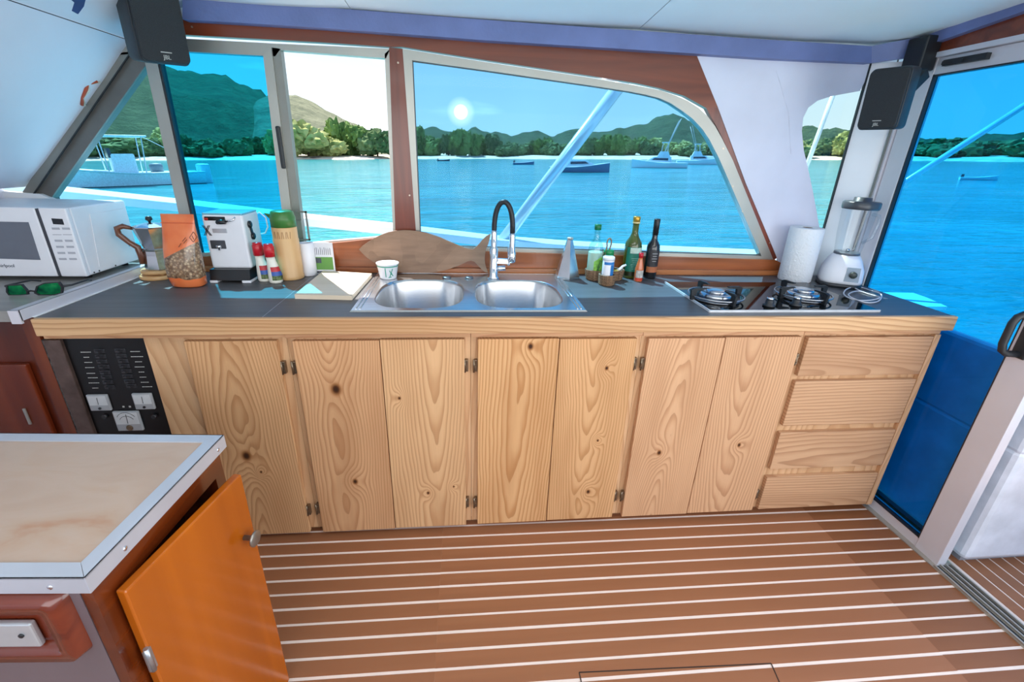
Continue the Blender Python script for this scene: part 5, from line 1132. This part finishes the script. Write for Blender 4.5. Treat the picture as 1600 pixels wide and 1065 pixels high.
# trees along the shore
def crown(seed, n, flat, lump):
    rnd = random.Random(seed); bm = bmesh.new()
    for k in range(n):
        r_ = rnd.uniform(.26, .42); c = Vector((rnd.uniform(-.62, .62), rnd.uniform(-.5, .5), rnd.uniform(.22, .74)*flat)); q = bmesh.ops.create_icosphere(bm, subdivisions=3, radius=1.)
        for v in q['verts']:
            d_ = v.co.normalized(); s_ = 1+lump*noise.fractal(d_*3.2+Vector((k*7.1, seed, 0)), 1., 2., 4); v.co = c+Vector((d_.x*r_*s_, d_.y*r_*s_, d_.z*r_*.8*s_*flat))
    me = bpy.data.meshes.new('crown'); bm.to_mesh(me); bm.free()
    for p in me.polygons: p.use_smooth = False
    return me
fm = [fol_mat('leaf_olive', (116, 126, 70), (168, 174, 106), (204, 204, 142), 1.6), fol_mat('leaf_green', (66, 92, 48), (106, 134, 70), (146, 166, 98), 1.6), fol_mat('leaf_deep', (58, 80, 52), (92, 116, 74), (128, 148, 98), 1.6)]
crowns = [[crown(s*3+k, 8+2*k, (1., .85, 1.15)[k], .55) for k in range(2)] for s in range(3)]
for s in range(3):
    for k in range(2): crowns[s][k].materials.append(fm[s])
bark = M('bark', (104, 86, 70), .9, 0, .2, 4)
g = MB(); g.tube([(0, 0, -.1), (.03, 0, .3), (-.02, .02, .6)], [.05, .04, .02], 7); trunk_o = g.build('trunk', bark, None, (0, 0, 0)); trunk_me = trunk_o.data; bpy.data.objects.remove(trunk_o)
RT = Matrix((E_R, E_N, UP)).transposed().to_4x4()
def tree(px, ytop, d, wpx, kind, label, grp=None, name='shore_tree'):
    b = sea(px, d, .6); H_ = height_at(px, ytop, d)-.6; wd = wpx*d/F*1.2
    t = thing(name, b, label, 'tree', grp); WL[t] = Vector((0, 0, 0))
    t.rotation_euler = (RT @ Matrix.Rotation(random.uniform(0, 6.28), 4, 'Z')).to_euler()
    k = random.randrange(2); co = bpy.data.objects.new('crown', crowns[kind][k]); COL.objects.link(co); co.parent = t
    co.scale = (wd*.52, wd*.52, H_/(1.12 if kind != 1 else 1.0)); 
    tr = bpy.data.objects.new('trunk', trunk_me); COL.objects.link(tr); tr.parent = t; tr.scale = (H_*.6, H_*.6, H_)
    return t
silr = [(645, 198), (680, 205), (720, 202), (770, 204), (800, 212), (850, 214), (930, 208), (1000, 212), (1060, 212), (1110, 210), (1200, 206), (1300, 204), (1450, 207), (1520, 210), (1600, 210), (2000, 205)]
zones = [(50, 240, 30, 196, 222, 2, 'dark shore tree below the large hill behind the triangular pane', 'trees under the left hill'), (248, 436, 21, 196, 214, 2, 'dense shore tree seen through the cyan pane', 'trees behind the cyan pane'),
         (650, 1000, 17, 0, 0, 1, 'green shore tree in the row behind the moored boats', 'trees behind the boats'), (1006, 1180, 18, 0, 0, 2, 'dark shore tree below the wooded peak at right', 'trees under the wooded peak'), (1250, 1640, 24, 0, 0, 2, 'shore tree on the far bank beyond the sliding door', 'trees beyond the door')]
ORD = ['first', 'second', 'third', 'fourth', 'fifth', 'sixth', 'seventh', 'eighth', 'ninth', 'tenth', 'eleventh', 'twelfth', 'thirteenth', 'fourteenth', 'fifteenth', 'sixteenth', 'seventeenth', 'eighteenth', 'nineteenth', 'twentieth', 'twenty-first', 'twenty-second', 'twenty-third', 'twenty-fourth', 'twenty-fifth', 'twenty-sixth', 'twenty-seventh']
for x0, x1, stp, a, b, kd, lab, grp in zones:
    x = x0; idx = 0
    while x < x1:
        yt = random.uniform(a, b) if a else np.interp(x, [s[0] for s in silr], [s[1] for s in silr])+random.uniform(-5, 9)
        tree(x, yt, 200+random.uniform(-2, 16), stp*random.uniform(1.5, 2.2), kd if random.random() < .7 else (kd+1) % 3, lab+', '+ORD[idx]+' from the left', grp); idx += 1; x += stp*random.uniform(.8, 1.15)
for (x, yt, w, kd, lab) in ((450, 184, 60, 0, 'pale olive tree half behind the sliding window stile'), (482, 190, 56, 0, 'pale olive tree at the left of the open window gap'), (512, 186, 66, 0, 'broad olive green tree in the middle of the open window gap'), (532, 175, 40, 1, 'rounded dark green tree top behind the olive trees'), (560, 196, 44, 1, 'palm-like green tree right of the olive trees'), (590, 190, 54, 2, 'dark bushy tree at the right of the open window gap'), (618, 196, 46, 2, 'dark tree half hidden behind the mahogany window post')):
    tree(x, yt, 198+(6 if kd == 1 else 0), w, kd, lab, 'trees in the open window gap')
# rocks on the beach below them
rk = M('shore_rock', (120, 104, 90), .9, 0, .3, 1.5); rmesh = None
for i in range(8):
    x = 458+i*19+random.uniform(-4, 4); b = sea(x, 191+random.uniform(0, 5), .1); 
    if rmesh is None:
        bm = bmesh.new(); bmesh.ops.create_icosphere(bm, subdivisions=2, radius=1.)
        for v in bm.verts: v.co *= 1+.35*noise.noise(v.co*1.7); v.co.z *= .5
        rmesh = bpy.data.meshes.new('shore_rock'); bm.to_mesh(rmesh); bm.free(); rmesh.materials.append(rk)
    o = bpy.data.objects.new('shore_rock', rmesh); COL.objects.link(o); o.location = b; s_ = random.uniform(.8, 2.2); o.scale = (s_*1.5, s_, s_); o.rotation_euler.z = random.uniform(0, 6); tag(o, 'brown rock on the beach in the open window gap, '+ORD[i]+' from the left', 'rock', 'rocks on the beach')
# ------- moored boats
navy = M('hull_blue', (60, 110, 150), .35); hullw = M('hull_white', (232, 238, 244), .35); glassd = M('boat_glass', (50, 66, 84), .15)
def boat(px, py, L, heading, label, hullm, kind, name='moored_boat', d=None):
    b = seapix(px, py); t = thing(name, b, label, 'boat', 'boats moored in the bay'); WL[t] = Vector((0, 0, 0))
    hd_ = bearing(px).cross(UP); a = math.atan2(bearing(px).dot(E_N), bearing(px).dot(E_R))-math.pi/2
    t.rotation_euler = (RT @ Matrix.Rotation(a+math.radians(heading), 4, 'Z')).to_euler()
    B_ = L*.15; fb = L*.085; secs = []
    for s in np.linspace(-.5, .5, 13):
        w = B_*(1-max(0, (s+.05)/.55)**2.4) if s > -.05 else B_*(.9+.1*(s+.5)/.45); w = max(w, .02); sh = fb*(1+.75*max(0, s+.1)**1.3*2)
        secs.append([(s*L, -w, sh), (s*L, -w*.86, .05), (s*L, -w*.4, -.15), (s*L, w*.4, -.15), (s*L, w*.86, .05), (s*L, w, sh)])
    MB().loft(secs, smooth=False).build('hull', hullm, t, (0, 0, 0))
    g = MB()
    for s_ in (-1, 1): g.tube([(s[0][0], s_*abs(s[0][1]), s[0][2]) for s in secs], L*.006, 6)
    g.build('gunwale', hullw, t, (0, 0, 0))
    if kind == 'dinghy':
        MB().box((-L*.48, -B_*.3, fb*.5), (-L*.40, B_*.3, fb*2.2), .05).build('outboard', M('outboard_grey', (70, 76, 86), .4), t, (0, 0, 0)); MB().box((-.1*L, -B_*.9, fb*.8), (0, B_*.9, fb)).build('thwart', hullw, t, (0, 0, 0))
    if kind == 'console':
        MB().box((-L*.10, -B_*.4, fb), (L*.04, B_*.4, fb+1.25), .1).build('console', hullw, t, (0, 0, 0))
        MB().box((L*.03, -B_*.38, fb+1.0), (L*.05, B_*.38, fb+1.6)).build('windscreen', glassd, t, (0, 0, 0))
        MB().box((-L*.19, -B_*.85, fb+2.3), (L*.13, B_*.85, fb+2.4), .04).build('t_top', hullw, t, (0, 0, 0))
        for x in (-.14, .07):
            for y in (-.5, .5): MB().tube([(L*x, B_*y, fb), (L*x*1.15, B_*y*1.3, fb+2.32)], .035, 6).build('t_top_leg', alu_w, t, (0, 0, 0))
        MB().tube([(-L*.19, -B_*.5, fb+2.4), (-L*.42, -B_*1.3, fb+1.2)], .02, 5).build('outrigger', alu_w, t, (0, 0, 0)); MB().tube([(L*.12, 0, fb+2.4), (L*.3, 0, fb+1.3)], .02, 5).build('rod', alu_w, t, (0, 0, 0))
        MB().lathe((-L*.22, 0, fb), [(.4, 0), (.42, .5), (.3, .62)], 12).build('seat', M('seat_grey', (120, 130, 140), .5), t, (0, 0, 0))
        for y in (-.45, .45):
            o = MB().box((-L*.56, y-.22, -.1), (-L*.49, y+.22, 1.35), .12).build('outboard', M('outboard_white', (220, 226, 232), .35), t, (0, 0, 0))
    if kind in ('cruiser', 'fisher'):
        h = fb*1.1; MB().hexa([(-.22*L, -B_*.7, h), (.26*L, -B_*.45, h*1.2), (.26*L, B_*.45, h*1.2), (-.22*L, B_*.7, h), (-.20*L, -B_*.6, h+L*.10), (.10*L, -B_*.5, h+L*.10), (.10*L, B_*.5, h+L*.10), (-.20*L, B_*.6, h+L*.10)]).build('cabin', hullw, t, (0, 0, 0))
        MB().hexa([(-.15*L, -B_*.68, h+L*.035), (.15*L, -B_*.56, h+L*.045), (.15*L, B_*.56, h+L*.045), (-.15*L, B_*.68, h+L*.035), (-.15*L, -B_*.65, h+L*.075), (.09*L, -B_*.53, h+L*.078), (.09*L, B_*.53, h+L*.078), (-.15*L, B_*.65, h+L*.075)]).build('cabin_window', glassd, t, (0, 0, 0))
    if kind == 'fisher':
        h2 = fb*1.1+L*.10; MB().hexa([(-.18*L, -B_*.5, h2), (.05*L, -B_*.4, h2), (.05*L, B_*.4, h2), (-.18*L, B_*.5, h2), (-.14*L, -B_*.4, h2+L*.09), (.0, -B_*.35, h2+L*.09), (.0, B_*.35, h2+L*.09), (-.14*L, B_*.4, h2+L*.09)]).build('flybridge', hullw, t, (0, 0, 0))
        for x in (-.13, -.02):
            for y in (-.32, .32): MB().tube([(L*x, B_*y, h2+L*.08), (L*x*.9-.02*L, B_*y*.7, h2+L*.24)], L*.004, 5).build('tower_leg', alu_w, t, (0, 0, 0))
        MB().box((-.14*L, -B_*.35, h2+L*.235), (-.01*L, B_*.35, h2+L*.25)).build('tower_top', hullw, t, (0, 0, 0))
        for y in (-1, 1): MB().tube([(-.05*L, y*B_*.6, h2), (-.28*L, y*B_*1.6, h2+L*.62)], L*.004, 5).build('outrigger', alu_w, t, (0, 0, 0))
    if kind == 'sail':
        MB().tube([(.06*L, 0, fb), (.06*L, 0, L*1.15)], L*.007, 6).build('mast', alu_w, t, (0, 0, 0)); MB().box((-.2*L, -B_*.5, fb), (.2*L, B_*.5, fb+L*.05), .05).build('coachroof', hullw, t, (0, 0, 0))
        MB().tube([(.06*L, 0, L*.15), (-.35*L, 0, L*.16)], L*.012, 6).build('boom', hullw, t, (0, 0, 0))
        g = MB(); g.tube([(.48*L, 0, fb), (.06*L, 0, L*1.1)], L*.002, 4); g.build('forestay', alu_w, t, (0, 0, 0)); MB().tube([(-.48*L, 0, fb), (.06*L, 0, L*1.1)], L*.002, 4).build('backstay', alu_w, t, (0, 0, 0))
boat(195, 290, 9.5, 188, 'white centre console boat with hardtop moored off the left windows', hullw, 'console')
boat(693, 251.5, 3.6, 10, 'small dark dinghy near the left of the large window', M('hull_dark', (44, 60, 76), .5), 'dinghy')
boat(818, 257, 4.2, 5, 'small pale blue skiff left of the slanting strut', navy, 'dinghy')
boat(905, 269, 7.0, 0, 'blue hulled cabin cruiser beside the slanting strut', navy, 'cruiser')
boat(1029, 262, 8.2, 182, 'sport fishing boat with tower and outriggers, largest boat at right', hullw, 'fisher')
boat(1092, 257, 8.5, 6, 'sport fishing boat at the far right edge of the large window', hullw, 'fisher')
boat(906, 246.5, 9, 20, 'sailing yacht far behind the slanting strut', hullw, 'sail'); boat(1112, 252, 8.5, 15, 'sailing yacht with tall mast at the rounded window corner', hullw, 'sail')
boat(1560, 251, 6.5, 200, 'white motor boat seen through the sliding door', hullw, 'cruiser')
boat(1528, 281, 2.4, 12, 'tiny white tender floating beyond the sliding door', hullw, 'dinghy')
